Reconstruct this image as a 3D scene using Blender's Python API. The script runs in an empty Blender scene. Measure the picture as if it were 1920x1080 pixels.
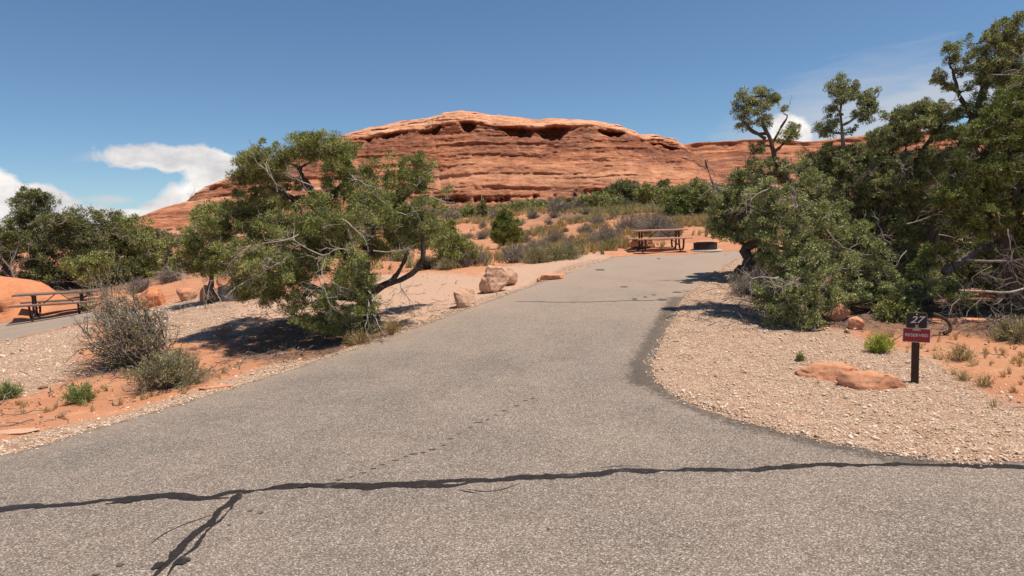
import bpy, bmesh, math, random
import numpy as np
from mathutils import Vector, Matrix
from mathutils.geometry import delaunay_2d_cdt

SC = bpy.context.scene
COL = SC.collection
# ------------------------------------------------------------------ camera
F = 1251.0                      # focal length in photograph pixels (1920 wide)
PITCH = math.radians(5.02)
ROLL = math.radians(1.8)
CAMH = 2.0
cam_d = bpy.data.cameras.new('camera')
cam_d.lens = 36.0 * F / 1920.0
cam_d.sensor_width = 36.0
cam_d.clip_start = 0.05
cam_d.clip_end = 6000
cam = bpy.data.objects.new('camera', cam_d)
COL.objects.link(cam)
M_CAM = Matrix.Rotation(math.pi / 2 - PITCH, 4, 'X') @ Matrix.Rotation(-ROLL, 4, 'Z')
cam.matrix_world = Matrix.Translation((0, 0, CAMH)) @ M_CAM
SC.camera = cam
M3 = M_CAM.to_3x3()

# ------------------------------------------------------------------ light
SUN_EL = math.radians(71)
SUN_AZ = math.radians(106)       # clockwise from +Y (view direction)
world = bpy.data.worlds.new('World')
SC.world = world
world.use_nodes = True
sun_d = bpy.data.lights.new('sun', 'SUN')
sun_d.energy = 4.6
sun_d.angle = math.radians(0.53)
sun_d.color = (1.0, 0.92, 0.81)
sun = bpy.data.objects.new('sun', sun_d)
COL.objects.link(sun)
sdir = Vector((math.sin(SUN_AZ) * math.cos(SUN_EL), math.cos(SUN_AZ) * math.cos(SUN_EL), math.sin(SUN_EL)))
sun.rotation_euler = sdir.to_track_quat('Z', 'Y').to_euler()
sun.location = sdir * 50
SC.view_settings.view_transform = 'Standard'
SC.view_settings.look = 'None'
SC.view_settings.exposure = 0.34
SC.view_settings.gamma = 1.0
SC.view_settings.use_curve_mapping = False
SC.render.engine = 'CYCLES'
SC.cycles.max_bounces = 6
SC.cycles.diffuse_bounces = 3
SC.cycles.transparent_max_bounces = 4


class NT:
    """tiny helper for node trees"""
    def __init__(self, tree):
        self.t = tree
        self.t.nodes.clear()

    def n(self, kind, ins=None, **props):
        nd = self.t.nodes.new(kind)
        for k, v in props.items():
            setattr(nd, k, v)
        for k, v in (ins or {}).items():
            s = nd.inputs[k]
            if isinstance(v, bpy.types.NodeSocket):
                self.t.links.new(v, s)
            elif isinstance(v, bpy.types.Node):
                self.t.links.new(v.outputs[0], s)
            else:
                s.default_value = v
        return nd

    def math(self, op, a, b=0.0, c=None, clamp=False):
        ins = {0: a, 1: b}
        if c is not None:
            ins[2] = c
        nd = self.n('ShaderNodeMath', ins, operation=op)
        nd.use_clamp = clamp
        return nd.outputs[0]

    def mix(self, f, a, b, blend='MIX'):
        nd = self.t.nodes.new('ShaderNodeMix')
        nd.data_type = 'RGBA'
        nd.blend_type = blend
        for idx, v in ((0, f), (6, a), (7, b)):
            s = nd.inputs[idx]
            if isinstance(v, bpy.types.NodeSocket):
                self.t.links.new(v, s)
            elif idx == 0:
                s.default_value = v
            else:
                s.default_value = (*v, 1) if len(v) == 3 else v
        return nd.outputs[2]

    def ramp(self, f, stops, interp='LINEAR'):
        nd = self.t.nodes.new('ShaderNodeValToRGB')
        self.t.links.new(f, nd.inputs[0])
        cr = nd.color_ramp
        cr.interpolation = interp
        while len(cr.elements) > 1:
            cr.elements.remove(cr.elements[-1])
        for i, (p, c) in enumerate(stops):
            e = cr.elements[0] if i == 0 else cr.elements.new(p)
            e.position = p
            if not hasattr(c, '__len__'):
                c = (c, c, c)
            e.color = (*c, 1)
        return nd.outputs[0]

    def noise(self, vec, scale, detail=4, rough=0.55, dist=0.0):
        ins = {'Scale': scale, 'Detail': detail, 'Roughness': rough, 'Distortion': dist}
        if vec is not None:
            ins['Vector'] = vec
        return self.n('ShaderNodeTexNoise', ins).outputs[0]

    def maprange(self, f, a, b, c=0.0, d=1.0):
        return self.n('ShaderNodeMapRange', {0: f, 1: a, 2: b, 3: c, 4: d}).outputs[0]


# sky with clouds -------------------------------------------------
W = NT(world.node_tree)
sky = W.n('ShaderNodeTexSky', sky_type='NISHITA')
sky.sun_disc = False
sky.sun_elevation = SUN_EL
sky.sun_rotation = SUN_AZ
sky.altitude = 1500
sky.air_density = 1.0
sky.dust_density = 0.4
sky.ozone_density = 1.6
tc = W.n('ShaderNodeTexCoord')
sep = W.n('ShaderNodeSeparateXYZ', {0: tc.outputs['Generated']})
az = W.math('ARCTAN2', sep.outputs[0], sep.outputs[1])
el = W.math('ARCSINE', sep.outputs[2])
vec_ae = W.n('ShaderNodeCombineXYZ', {0: az, 1: el, 2: 0.0}).outputs[0]
vec_str = W.n('ShaderNodeCombineXYZ', {0: az, 1: W.math('MULTIPLY', el, 2.6), 2: 0.3}).outputs[0]
n_big = W.noise(vec_str, 9, 6, 0.6)
n_fine = W.noise(vec_ae, 28, 7, 0.62, 0.4)
n_wisp = W.noise(W.n('ShaderNodeCombineXYZ', {0: W.math('MULTIPLY', az, 1.0), 1: W.math('MULTIPLY', el, 6.0), 2: 0.9}).outputs[0], 12, 6, 0.6, 0.6)


def pix_dir(u, v):
    return (M3 @ Vector(((u - 960) / F, (540 - v) / F, -1))).normalized()


def pix_ae(u, v):
    d = pix_dir(u, v)
    return math.atan2(d.x, d.y), math.asin(d.z)


def cloud(u, v, ru, rv, warp, soft, tilt=0.0, noise=None):
    a0, e0 = pix_ae(u, v)
    da = W.math('SUBTRACT', az, a0)
    de = W.math('SUBTRACT', el, e0)
    c, s = math.cos(tilt), math.sin(tilt)
    x = W.math('ADD', W.math('MULTIPLY', da, c), W.math('MULTIPLY', de, s))
    y = W.math('SUBTRACT', W.math('MULTIPLY', de, c), W.math('MULTIPLY', da, s))
    x = W.math('DIVIDE', x, ru / F)
    y = W.math('DIVIDE', y, rv / F)
    r2 = W.math('ADD', W.math('MULTIPLY', x, x), W.math('MULTIPLY', y, y))
    r = W.math('SQRT', r2)
    nn = W.math('MULTIPLY', W.math('SUBTRACT', noise or n_fine, 0.5), warp)
    r = W.math('ADD', r, nn)
    return W.maprange(r, 1.0 + soft, 1.0 - soft, 0, 1)


parts = [
    (335, 298, 108, 22, 1.5, 0.16, -0.03), (398, 322, 50, 38, 1.3, 0.16, 0), (382, 352, 74, 28, 1.6, 0.24, 0.5), (335, 388, 84, 22, 1.6, 0.3, 0.35),
    (40, 385, 75, 34, 1.2, 0.10, 0), (95, 385, 34, 28, 1.1, 0.10, 0), (-30, 360, 50, 40, 1.1, 0.1, 0), (160, 408, 60, 16, 1.2, 0.15, 0),
    (230, 405, 60, 12, 1.2, 0.15, 0), (10, 420, 190, 30, 0.8, 0.15, 0),
    (1480, 250, 36, 30, 1.2, 0.12, 0), (1510, 285, 30, 14, 1.1, 0.15, 0),
    (-260, 330, 130, 60, 1.3, 0.12, 0), (-480, 380, 160, 40, 1.3, 0.12, 0), (2350, 260, 190, 60, 1.2, 0.15, 0)]
mask = None
for p_ in parts:
    m = cloud(*p_)
    mask = m if mask is None else W.math('MAXIMUM', mask, m)
wisps = None
for p_ in [(1690, 205, 150, 34, 1.3, 0.55, 0.25), (1780, 180, 110, 30, 1.3, 0.5, 0.2), (1620, 250, 120, 24, 1.3, 0.6, 0.2), (205, 375, 26, 6, 1.3, 0.6, 0), (250, 290, 60, 8, 1.2, 0.6, 0.1), (1560, 240, 130, 60, 1.3, 0.8, 0.3)]:
    m = cloud(*p_, noise=n_wisp)
    wisps = m if wisps is None else W.math('MAXIMUM', wisps, m)
wisps = W.math('MULTIPLY', wisps, 0.62)
cl_tone = W.ramp(W.math('ADD', W.math('MULTIPLY', n_big, 0.6), W.math('MULTIPLY', n_fine, 0.4)), [(0.38, (6.4, 6.3, 6.6)), (0.50, (8.6, 8.3, 8.2)), (0.62, (11.2, 10.7, 10.3))])
haze_band = W.maprange(el, 0.0, 0.20, 1, 0)
sky_col = W.mix(1.0, sky.outputs[0], (0.86, 1.03, 1.13), 'MULTIPLY')
sky1 = W.mix(wisps, sky_col, (7.2, 7.1, 7.2))
sky2 = W.mix(mask, sky1, cl_tone)
bg = W.n('ShaderNodeBackground', {'Color': sky2, 'Strength': 0.074})
W.n('ShaderNodeOutputWorld', {'Surface': bg.outputs[0]})


# ------------------------------------------------------------------ noise
def _h(ix, iy, iz, s):
    h = (ix.astype(np.int64) * 374761393 + iy.astype(np.int64) * 668265263 + iz.astype(np.int64) * 2147483647 + s * 974711) & 0xFFFFFFFF
    h = ((h ^ (h >> 13)) * 1274126177) & 0xFFFFFFFF
    h = ((h ^ (h >> 16)) * 2246822519) & 0xFFFFFFFF
    return ((h ^ (h >> 15)) & 0xFFFF) / 65535.0 * 2 - 1


def vnoise(x, y, z, s=0):
    x, y, z = np.broadcast_arrays(np.asarray(x, float), np.asarray(y, float), np.asarray(z, float))
    fx, fy, fz = np.floor(x), np.floor(y), np.floor(z)
    tx, ty, tz = x - fx, y - fy, z - fz
    tx, ty, tz = [t * t * (3 - 2 * t) for t in (tx, ty, tz)]
    r = 0
    for a in (0, 1):
        wx = tx if a else 1 - tx
        for b in (0, 1):
            wy = ty if b else 1 - ty
            for c in (0, 1):
                wz = tz if c else 1 - tz
                r = r + wx * wy * wz * _h(fx + a, fy + b, fz + c, s)
    return r


def fbm(x, y, z, oct=4, s=0, gain=0.5):
    a, r, f = 1.0, 0, 1.0
    for o in range(oct):
        r = r + a * vnoise(np.asarray(x) * f + 13.7 * o, np.asarray(y) * f + 5.1 * o, np.asarray(z) * f, s + o)
        a *= gain
        f *= 2.03
    return r


# ------------------------------------------------------------------ terrain
def ray_at(u, v, Y):
    d = M3 @ Vector(((u - 960) / F, (540 - v) / F, -1))
    return Vector((0, 0, CAMH)) + d * (Y / d.y)


CP = [(0, 855, 6.33), (400, 735, 8.7), (700, 640, 11.5), (880, 577, 13.5), (1120, 492, 21), (1290, 545, 14.6), (1380, 480, 22.5),
      (1235, 478, 23.5), (1326, 470, 24.5), (780, 560, 15.5), (800, 525, 19), (935, 545, 16), (950, 466, 34), (840, 480, 28),
      (850, 430, 45), (1000, 420, 45), (1100, 400, 50), (1300, 420, 34), (1420, 430, 32), (0, 645, 14.9), (200, 600, 17.5),
      (75, 598, 21.5), (430, 550, 20), (300, 600, 15.5), (0, 530, 30), (150, 530, 30), (330, 530, 26), (690, 620, 12.6),
      (1440, 620, 11), (1700, 600, 11.8), (1920, 620, 10.5), (1230, 730, 8.1), (1715, 716, 8.07), (1775, 470, 20), (1920, 470, 18),
      (700, 470, 30), (550, 480, 32), (600, 430, 50), (300, 480, 45), (0, 480, 50), (1600, 400, 40), (1900, 400, 40), (1200, 385, 62)]
pts = []
for u, v, Y in CP:
    p = ray_at(u, v, Y)
    pts.append((p.x, p.y, p.z))
pts += [(x, y, 0.0) for x in (-40, -20, -8, 0, 8, 20, 40) for y in (-30, -12, -4, 1.0, 4.6)]
pts += [(6, 5.0, 0), (12, 5.0, 0), (-7, 4.6, 0), (30, 8, .2), (-30, 10, -.3), (-40, 22, -.6), (-28, 26, -.3), (40, 25, 1.6)]
pts += [(-110, 125, 2.0), (-60, 125, 4.0), (-25, 125, 5.2), (0, 125, 6.2), (30, 125, 8.0), (60, 125, 9.5), (110, 125, 10), (-60, 70, 1.5), (60, 70, 5), (0, 80, 4.6), (-20, 80, 3.0), (25, 80, 5.2),
        (-150, 60, -1), (150, 60, 5), (-150, 250, 3), (150, 250, 12), (0, 250, 9), (-150, -60, -1), (150, -60, 1), (0, -60, 0)]
PT = np.array(pts)


def _U(r2):
    return 0.5 * r2 * np.log(r2 + 1e-9)


_n = len(PT)
_d2 = ((PT[:, None, :2] - PT[None, :, :2]) ** 2).sum(-1)
_A = np.zeros((_n + 3, _n + 3))
_A[:_n, :_n] = _U(_d2) + np.eye(_n) * 1.5
_A[:_n, _n] = 1
_A[:_n, _n + 1:] = PT[:, :2]
_A[_n, :_n] = 1
_A[_n + 1:, :_n] = PT[:, :2].T
_w = np.linalg.solve(_A, np.concatenate([PT[:, 2], [0, 0, 0]]))


def T(x, y):
    x = np.clip(np.atleast_1d(np.asarray(x, float)), -150, 150)
    y = np.clip(np.atleast_1d(np.asarray(y, float)), -60, 250)
    out = np.empty(x.shape)
    xf, yf, of = x.ravel(), y.ravel(), out.ravel()
    for i in range(0, len(xf), 40000):
        a, b = xf[i:i + 40000], yf[i:i + 40000]
        d2 = (a[:, None] - PT[None, :, 0]) ** 2 + (b[:, None] - PT[None, :, 1]) ** 2
        of[i:i + 40000] = _U(d2) @ _w[:_n] + _w[_n] + _w[_n + 1] * a + _w[_n + 2] * b
    return of.reshape(x.shape)


_TS = 3.0 * (1.012 ** np.arange(420))


def G(u, v):
    """the ground point seen at a pixel of the photograph"""
    d = M3 @ Vector(((u - 960) / F, (540 - v) / F, -1))
    ts = _TS
    X, Yy, Z = d.x / d.y * ts, ts, CAMH + d.z / d.y * ts
    h = Z - T(X, Yy)
    k = np.argmax(h < 0)
    if not (h < 0).any():
        k = len(ts) - 1
    if k == 0:
        t = ts[0]
    else:
        a, b = h[k - 1], h[k]
        t = ts[k - 1] + (ts[k] - ts[k - 1]) * a / (a - b) if a != b else ts[k]
    x, y = d.x / d.y * t, t
    return Vector((x, y, float(T(x, y)[0])))


def GP(pl):
    return np.array([G(u, v)[:2] for u, v in pl])


def densify(poly, step, closed=False, jitter=0.0, seed=0):
    P = np.asarray(poly, float)
    if closed:
        P = np.vstack([P, P[:1]])
    out = []
    for a, b in zip(P[:-1], P[1:]):
        n = max(1, int(np.hypot(*(b - a)) / step))
        for i in range(n):
            out.append(a + (b - a) * i / n)
    if not closed:
        out.append(P[-1])
    out = np.array(out)
    if jitter:
        out[:, 0] += jitter * fbm(out[:, 0] * 4, out[:, 1] * 4, seed + .5, 3, seed)
        out[:, 1] += jitter * fbm(out[:, 0] * 4, out[:, 1] * 4, seed + 7.5, 3, seed + 9)
    return out


def smooth(poly, it=2):
    P = np.asarray(poly, float)
    for _ in range(it):
        Q = [P[0]]
        for a, b in zip(P[:-1], P[1:]):
            Q += [a * .75 + b * .25, a * .25 + b * .75]
        Q.append(P[-1])
        P = np.array(Q)
    return P


def inside(px, py, poly):
    px, py = np.asarray(px), np.asarray(py)
    r = np.zeros(px.shape, bool)
    n = len(poly)
    j = n - 1
    for i in range(n):
        xi, yi = poly[i]
        xj, yj = poly[j]
        c = ((yi > py) != (yj > py)) & (px < (xj - xi) * (py - yi) / ((yj - yi) or 1e-12) + xi)
        r ^= c
        j = i
    return r


def dist_line(px, py, line, closed=False):
    P = np.asarray(line)
    if closed:
        P = np.vstack([P, P[:1]])
    best = np.full(np.shape(px), 1e9)
    for a, b in zip(P[:-1], P[1:]):
        ab = b - a
        L = (ab ** 2).sum() + 1e-12
        t = np.clip(((px - a[0]) * ab[0] + (py - a[1]) * ab[1]) / L, 0, 1)
        best = np.minimum(best, np.hypot(px - a[0] - t * ab[0], py - a[1] - t * ab[1]))
    return best


def soft_mask(px, py, poly, w, grow=0.0):
    sd = dist_line(px, py, poly, True)
    sd = np.where(inside(px, py, poly), sd, -sd)
    return np.clip((sd + grow) / w * 0.5 + 0.5, 0, 1)


# ------------------------------------------------------------------ mesh helpers
def link(name, me, mats=None, parent=None, **props):
    o = bpy.data.objects.new(name, me)
    COL.objects.link(o)
    if mats is not None and me is not None:
        for m in (mats if isinstance(mats, (list, tuple)) else [mats]):
            if m.name not in [x.name for x in me.materials if x]:
                me.materials.append(m)
    if parent is not None:
        o.parent = parent
    for k, v in props.items():
        if v is not None:
            o[k] = v
    return o


def qmesh(name, V, Fq, smooth_=False, midx=None):
    """fast mesh from vertex array and an (n, 3 or 4) face array"""
    V = np.asarray(V, np.float32)
    Fq = np.asarray(Fq, np.int32)
    me = bpy.data.meshes.new(name)
    me.vertices.add(len(V))
    me.vertices.foreach_set('co', V.ravel())
    k = Fq.shape[1]
    me.loops.add(Fq.size)
    me.loops.foreach_set('vertex_index', Fq.ravel())
    me.polygons.add(len(Fq))
    me.polygons.foreach_set('loop_start', np.arange(0, Fq.size, k, dtype=np.int32))
    me.polygons.foreach_set('loop_total', np.full(len(Fq), k, np.int32))
    if smooth_:
        me.polygons.foreach_set('use_smooth', np.ones(len(Fq), bool))
    if midx is not None:
        me.polygons.foreach_set('material_index', np.asarray(midx, np.int32))
    me.update(calc_edges=True)
    return me


def grid_faces(nr, nc):
    i = np.arange(nr - 1)[:, None] * nc + np.arange(nc - 1)[None, :]
    i = i.ravel()
    return np.stack([i, i + 1, i + nc + 1, i + nc], 1)


def tubes(paths, radii, sides=5):
    """paths (T,P,3), radii (T,P) -> verts, quads"""
    paths = np.asarray(paths, float)
    radii = np.asarray(radii, float)
    Tn, P, _ = paths.shape
    d = np.gradient(paths, axis=1)
    d /= np.linalg.norm(d, axis=2, keepdims=True) + 1e-9
    ref = np.zeros_like(d)
    ref[..., 0] = 0.83
    ref[..., 1] = 0.51
    ref[..., 2] = 0.22
    bad = np.abs((d * ref).sum(-1)) > 0.93
    ref[bad] = (0, 0, 1)
    a = np.cross(d, ref)
    a /= np.linalg.norm(a, axis=2, keepdims=True) + 1e-9
    b = np.cross(d, a)
    ang = np.arange(sides) / sides * 2 * np.pi
    V = paths[:, :, None, :] + radii[:, :, None, None] * (a[:, :, None, :] * np.cos(ang)[None, None, :, None] + b[:, :, None, :] * np.sin(ang)[None, None, :, None])
    V = V.reshape(-1, 3)
    t = np.arange(Tn)[:, None, None] * P * sides
    p = np.arange(P - 1)[None, :, None] * sides
    s = np.arange(sides)[None, None, :]
    s2 = (s + 1) % sides
    f = np.stack([t + p + s, t + p + s2, t + p + sides + s2, t + p + sides + s], -1).reshape(-1, 4)
    return V, f


def merge(parts_):
    Vs, Fs, o = [], [], 0
    for V, f in parts_:
        Vs.append(V)
        Fs.append(f + o)
        o += len(V)
    return np.vstack(Vs), np.vstack(Fs)


def box_bm(bm, sx, sy, sz, c=(0, 0, 0), rot=None, bev=0.0):
    r = bmesh.ops.create_cube(bm, size=1.0)
    vs = r['verts']
    bmesh.ops.scale(bm, vec=(sx, sy, sz), verts=vs)
    if bev:
        es = list({e for v in vs for e in v.link_edges})
        rb = bmesh.ops.bevel(bm, geom=es, offset=bev, segments=1, affect='EDGES')
        vs = list({v for f in rb['faces'] for v in f.verts} | {v for v in vs if v.is_valid})
    if rot is not None:
        bmesh.ops.rotate(bm, cent=(0, 0, 0), matrix=rot, verts=vs)
    bmesh.ops.translate(bm, vec=c, verts=vs)
    return vs


def bm_me(bm, name, smooth_=False):
    me = bpy.data.meshes.new(name)
    bm.to_mesh(me)
    bm.free()
    if smooth_:
        me.polygons.foreach_set('use_smooth', np.ones(len(me.polygons), bool))
    return me


def float_attr(me, name, vals):
    a = me.attributes.new(name, 'FLOAT', 'POINT')
    a.data.foreach_set('value', np.asarray(vals, np.float32).ravel())


# ------------------------------------------------------------------ materials
def mat(name):
    m = bpy.data.materials.new(name)
    m.use_nodes = True
    return m, NT(m.node_tree)


def finish(nt, col, rough=0.9, bump=None, bstr=0.5, bdist=0.02, spec=0.3, metal=0.0):
    ins = {'Base Color': col, 'Roughness': rough, 'Metallic': metal, 'Specular IOR Level': spec}
    if isinstance(col, tuple):
        ins['Base Color'] = (*col, 1) if len(col) == 3 else col
    p = nt.n('ShaderNodeBsdfPrincipled', ins)
    if bump is not None:
        b = nt.n('ShaderNodeBump', {'Height': bump, 'Strength': bstr, 'Distance': bdist})
        nt.t.links.new(b.outputs[0], p.inputs['Normal'])
    nt.n('ShaderNodeOutputMaterial', {'Surface': p.outputs[0]})
    return p


def attr(nt, name):
    return nt.n('ShaderNodeAttribute', attribute_name=name).outputs['Fac']


def pos(nt):
    return nt.n('ShaderNodeNewGeometry').outputs['Position']


def make_ground_mat():
    m, t = mat('desert_ground')
    P = pos(t)
    n1 = t.noise(P, 0.5, 5, 0.6)
    n2 = t.noise(P, 4.0, 6, 0.65)
    n3 = t.noise(P, 40.0, 4, 0.7)
    n4 = t.noise(P, 11.0, 5, 0.7)
    sand = t.ramp(n1, [(0.3, (0.38, 0.16, 0.08)), (0.5, (0.48, 0.22, 0.118)), (0.7, (0.54, 0.275, 0.155))])
    sand = t.mix(t.maprange(n3, 0.42, 0.72, 0, 0.5), sand, (0.36, 0.15, 0.08))
    sand = t.mix(t.maprange(n4, 0.5, 0.72, 0, 0.55), sand, (0.40, 0.19, 0.10))
    sand = t.mix(t.maprange(n2, 0.55, 0.75, 0, 0.5), sand, (0.62, 0.37, 0.22))
    # litter
    lit_m = t.math('ADD', attr(t, 'litter'), t.math('MULTIPLY', t.math('SUBTRACT', n2, 0.5), 1.6))
    lit_m = t.maprange(lit_m, 0.35, 0.75)
    lit_c = t.ramp(n3, [(0.3, (0.10, 0.055, 0.035)), (0.55, (0.22, 0.12, 0.075)), (0.75, (0.40, 0.27, 0.17))])
    dry_m = t.math('ADD', attr(t, 'dry'), t.math('MULTIPLY', t.math('SUBTRACT', n4, 0.5), 2.2))
    dry_m = t.math('MULTIPLY', t.maprange(dry_m, 0.6, 1.3), 0.5)
    dry_c = t.ramp(n3, [(0.3, (0.15, 0.08, 0.04)), (0.5, (0.32, 0.18, 0.09)), (0.7, (0.46, 0.30, 0.16))])
    c = t.mix(dry_m, sand, dry_c)
    c = t.mix(lit_m, c, lit_c)
    # packed fine path
    pth = t.maprange(t.math('ADD', attr(t, 'path'), t.math('MULTIPLY', t.math('SUBTRACT', n2, 0.5), 0.5)), 0.4, 0.6)
    pth_c = t.ramp(n3, [(0.3, (0.34, 0.21, 0.14)), (0.5, (0.47, 0.30, 0.205)), (0.7, (0.56, 0.38, 0.27))])
    c = t.mix(pth, c, pth_c)
    # gravel
    v = t.n('ShaderNodeTexVoronoi', {'Vector': P, 'Scale': 34.0, 'Randomness': 1.0})
    vc = t.n('ShaderNodeSeparateColor', {0: v.outputs['Color']})
    gr_c = t.ramp(vc.outputs[0], [(0.0, (0.34, 0.21, 0.135)), (0.35, (0.53, 0.345, 0.23)), (0.7, (0.60, 0.42, 0.30)), (1.0, (0.76, 0.60, 0.46))])
    gr_c = t.mix(t.maprange(v.outputs['Distance'], 0.3, 0.6, 0, 0.5), gr_c, (0.16, 0.085, 0.055))
    gr_c = t.mix(t.math('MULTIPLY', t.maprange(n2, 0.52, 0.7), 0.6), gr_c, (0.46, 0.25, 0.15))
    gm = t.maprange(t.math('ADD', attr(t, 'gravel'), t.math('MULTIPLY', t.math('SUBTRACT', n4, 0.5), 0.8)), 0.38, 0.62)
    c = t.mix(gm, c, gr_c)
    hgt = t.math('ADD', t.math('MULTIPLY', n2, 1.0), t.math('MULTIPLY', n3, 0.35))
    gh = t.math('MULTIPLY', t.math('MULTIPLY', t.maprange(v.outputs['Distance'], 0.0, 0.6, 1, 0), 0.8), gm)
    hgt = t.math('ADD', hgt, gh)
    finish(t, c, 0.95, hgt, 0.9, 0.03, 0.15)
    return m


def make_asphalt(name, pale):
    m, t = mat(name)
    P = pos(t)
    v = t.n('ShaderNodeTexVoronoi', {'Vector': P, 'Scale': 125.0})
    vc = t.n('ShaderNodeSeparateColor', {0: v.outputs['Color']})
    v2 = t.n('ShaderNodeTexVoronoi', {'Vector': P, 'Scale': 58.0})
    vc2 = t.n('ShaderNodeSeparateColor', {0: v2.outputs['Color']})
    base = t.ramp(vc.outputs[0], [(0.0, (0.075, 0.060, 0.049)), (0.4, (0.168, 0.135, 0.109)), (0.72, (0.235, 0.192, 0.156)), (0.95, (0.35, 0.292, 0.242)), (1.0, (0.54, 0.46, 0.395))])
    chips = t.math('MULTIPLY', t.maprange(vc2.outputs[1], 0.80, 0.84), t.maprange(v2.outputs['Distance'], 0.45, 0.3))
    base = t.mix(t.math('MULTIPLY', chips, 0.7), base, (0.52, 0.45, 0.38))
    big = t.noise(P, 0.9, 5, 0.6)
    mid = t.noise(P, 6.0, 5, 0.65)
    huge = t.noise(P, 0.22, 3, 0.5)
    base = t.mix(1.0, base, t.ramp(huge, [(0.35, (0.98, 0.98, 0.98)), (0.6, (1.10, 1.07, 1.04))]), 'MULTIPLY')
    base = t.mix(1.0, base, t.ramp(big, [(0.28, 0.97), (0.5, 1.07), (0.72, 1.16)]), 'MULTIPLY')
    base = t.mix(1.0, base, t.ramp(mid, [(0.3, 0.90), (0.7, 1.08)]), 'MULTIPLY')
    # far driveway is paler, dusted with sand
    dust = t.math('ADD', attr(t, 'dust'), t.math('MULTIPLY', t.math('SUBTRACT', big, 0.5), 0.5))
    base = t.mix(t.maprange(dust, 0.1, 0.9, 0, 0.8), base, (0.37, 0.275, 0.205))
    st = t.math('ADD', attr(t, 'stain'), t.math('MULTIPLY', t.math('SUBTRACT', t.noise(P, 14.0, 6, 0.75), 0.5), 3.0))
    base = t.mix(t.maprange(st, 0.35, 0.95, 0, 0.8), base, t.mix(1.0, base, (0.30, 0.29, 0.28), 'MULTIPLY'))
    h = t.math('ADD', t.maprange(v.outputs['Distance'], 0, 0.6, 1, 0), t.math('MULTIPLY', t.maprange(v2.outputs['Distance'], 0, 0.6, 1, 0), 0.7))
    finish(t, base, 0.88, h, 0.75, 0.006, 0.3)
    return m


def make_sandstone(name, z_lo, z_hi, fine=1.0, dark=(0.20, 0.078, 0.045), mid=(0.42, 0.165, 0.085), pale=(0.60, 0.33, 0.205), local=False, var=0.5, bd=0.05, gain=1.0):
    m, t = mat(name)
    if local:
        P = t.n('ShaderNodeTexCoord').outputs['Object']
    else:
        P = pos(t)
    mp = t.n('ShaderNodeMapping', {'Vector': P, 'Scale': (0.05 * fine, 0.05 * fine, 0.75 * fine)}).outputs[0]
    mp2 = t.n('ShaderNodeMapping', {'Vector': P, 'Scale': (0.12 * fine, 0.12 * fine, 0.35 * fine)}).outputs[0]
    strata = t.noise(mp, 1.0, 8, 0.62, 0.5)
    blot = t.noise(mp2, 1.0, 7, 0.65, 0.8)
    finen = t.noise(P, 3.0 * fine, 8, 0.7)
    c = t.ramp(t.math('ADD', t.math('MULTIPLY', strata, 0.65), t.math('MULTIPLY', blot, 0.35)),
               [(0.36, dark), (0.45, mid), (0.53, tuple(0.5 * (a + b) for a, b in zip(mid, pale))), (0.64, pale)])
    if z_hi is not None:
        z = t.n('ShaderNodeSeparateXYZ', {0: P}).outputs[2]
        zz = t.math('ADD', z, t.math('MULTIPLY', t.math('SUBTRACT', blot, 0.5), 5.0))
        capc = t.ramp(strata, [(0.3, (0.42, 0.17, 0.09)), (0.5, (0.60, 0.29, 0.16)), (0.7, (0.68, 0.40, 0.245))])
        c = t.mix(t.maprange(attr(t, 'cap'), 0.3, 0.7), c, capc)
        c = t.mix(t.math('MULTIPLY', attr(t, 'varnish_shade'), t.maprange(blot, 0.35, 0.6, 0.4, 1.0)), c, (0.135, 0.052, 0.034))  # dark rock varnish, plus painted shade in the alcoves and under ledges
    if z_hi is not None:
        st2 = t.noise(t.n('ShaderNodeMapping', {'Vector': P, 'Scale': (0.35, 0.35, 2.6)}).outputs[0], 1.0, 8, 0.72, 1.2)
        sp2 = t.noise(P, 1.1, 8, 0.75, 0.6)
        c = t.mix(1.0, c, t.ramp(st2, [(0.36, 0.48), (0.5, 0.90), (0.62, 1.22)]), 'MULTIPLY')
        c = t.mix(t.math('MULTIPLY', t.maprange(sp2, 0.56, 0.64), 0.55), c, (0.60, 0.31, 0.18))
        c = t.mix(t.math('MULTIPLY', attr(t, 'pale'), t.maprange(blot, 0.35, 0.6, 0.15, 0.75)), c, (0.56, 0.275, 0.155))
    c = t.mix(1.0, c, t.ramp(finen, [(0.3, 1 - var * 0.55), (0.5, 1.0), (0.7, 1 + var * 0.35)]), 'MULTIPLY')
    if gain != 1.0:
        c = t.mix(1.0, c, (gain, gain, gain), 'MULTIPLY')
    h = t.math('ADD', t.math('MULTIPLY', strata, 1.2), t.math('MULTIPLY', finen, 0.6))
    finish(t, c, 0.93, h, 0.8, bd, 0.15)
    return m


def make_leaf(name, cols, bark=None, trans=0.12):
    m, t = mat(name)
    g = t.n('ShaderNodeNewGeometry')
    P = g.outputs['Position']
    n = t.noise(P, 4.5, 3, 0.6)
    f = t.math('ADD', t.math('MULTIPLY', n, 0.62), t.math('MULTIPLY', g.outputs['Random Per Island'], 0.46))
    c = t.ramp(f, [(0.34, tuple(c * 1.1 for c in cols[0])), (0.53, tuple(c * 1.25 for c in cols[1])), (0.72, tuple(c * 1.3 for c in cols[2]))])
    d = t.n('ShaderNodeBsdfPrincipled', {'Base Color': c, 'Roughness': 0.6, 'Specular IOR Level': 0.35})
    tr = t.n('ShaderNodeBsdfTranslucent', {'Color': t.mix(1.0, c, (1.2, 1.25, 0.5), 'MULTIPLY')})
    mx = t.n('ShaderNodeMixShader', {0: trans, 1: d.outputs[0], 2: tr.outputs[0]})
    t.n('ShaderNodeOutputMaterial', {'Surface': mx.outputs[0]})
    return m


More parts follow.
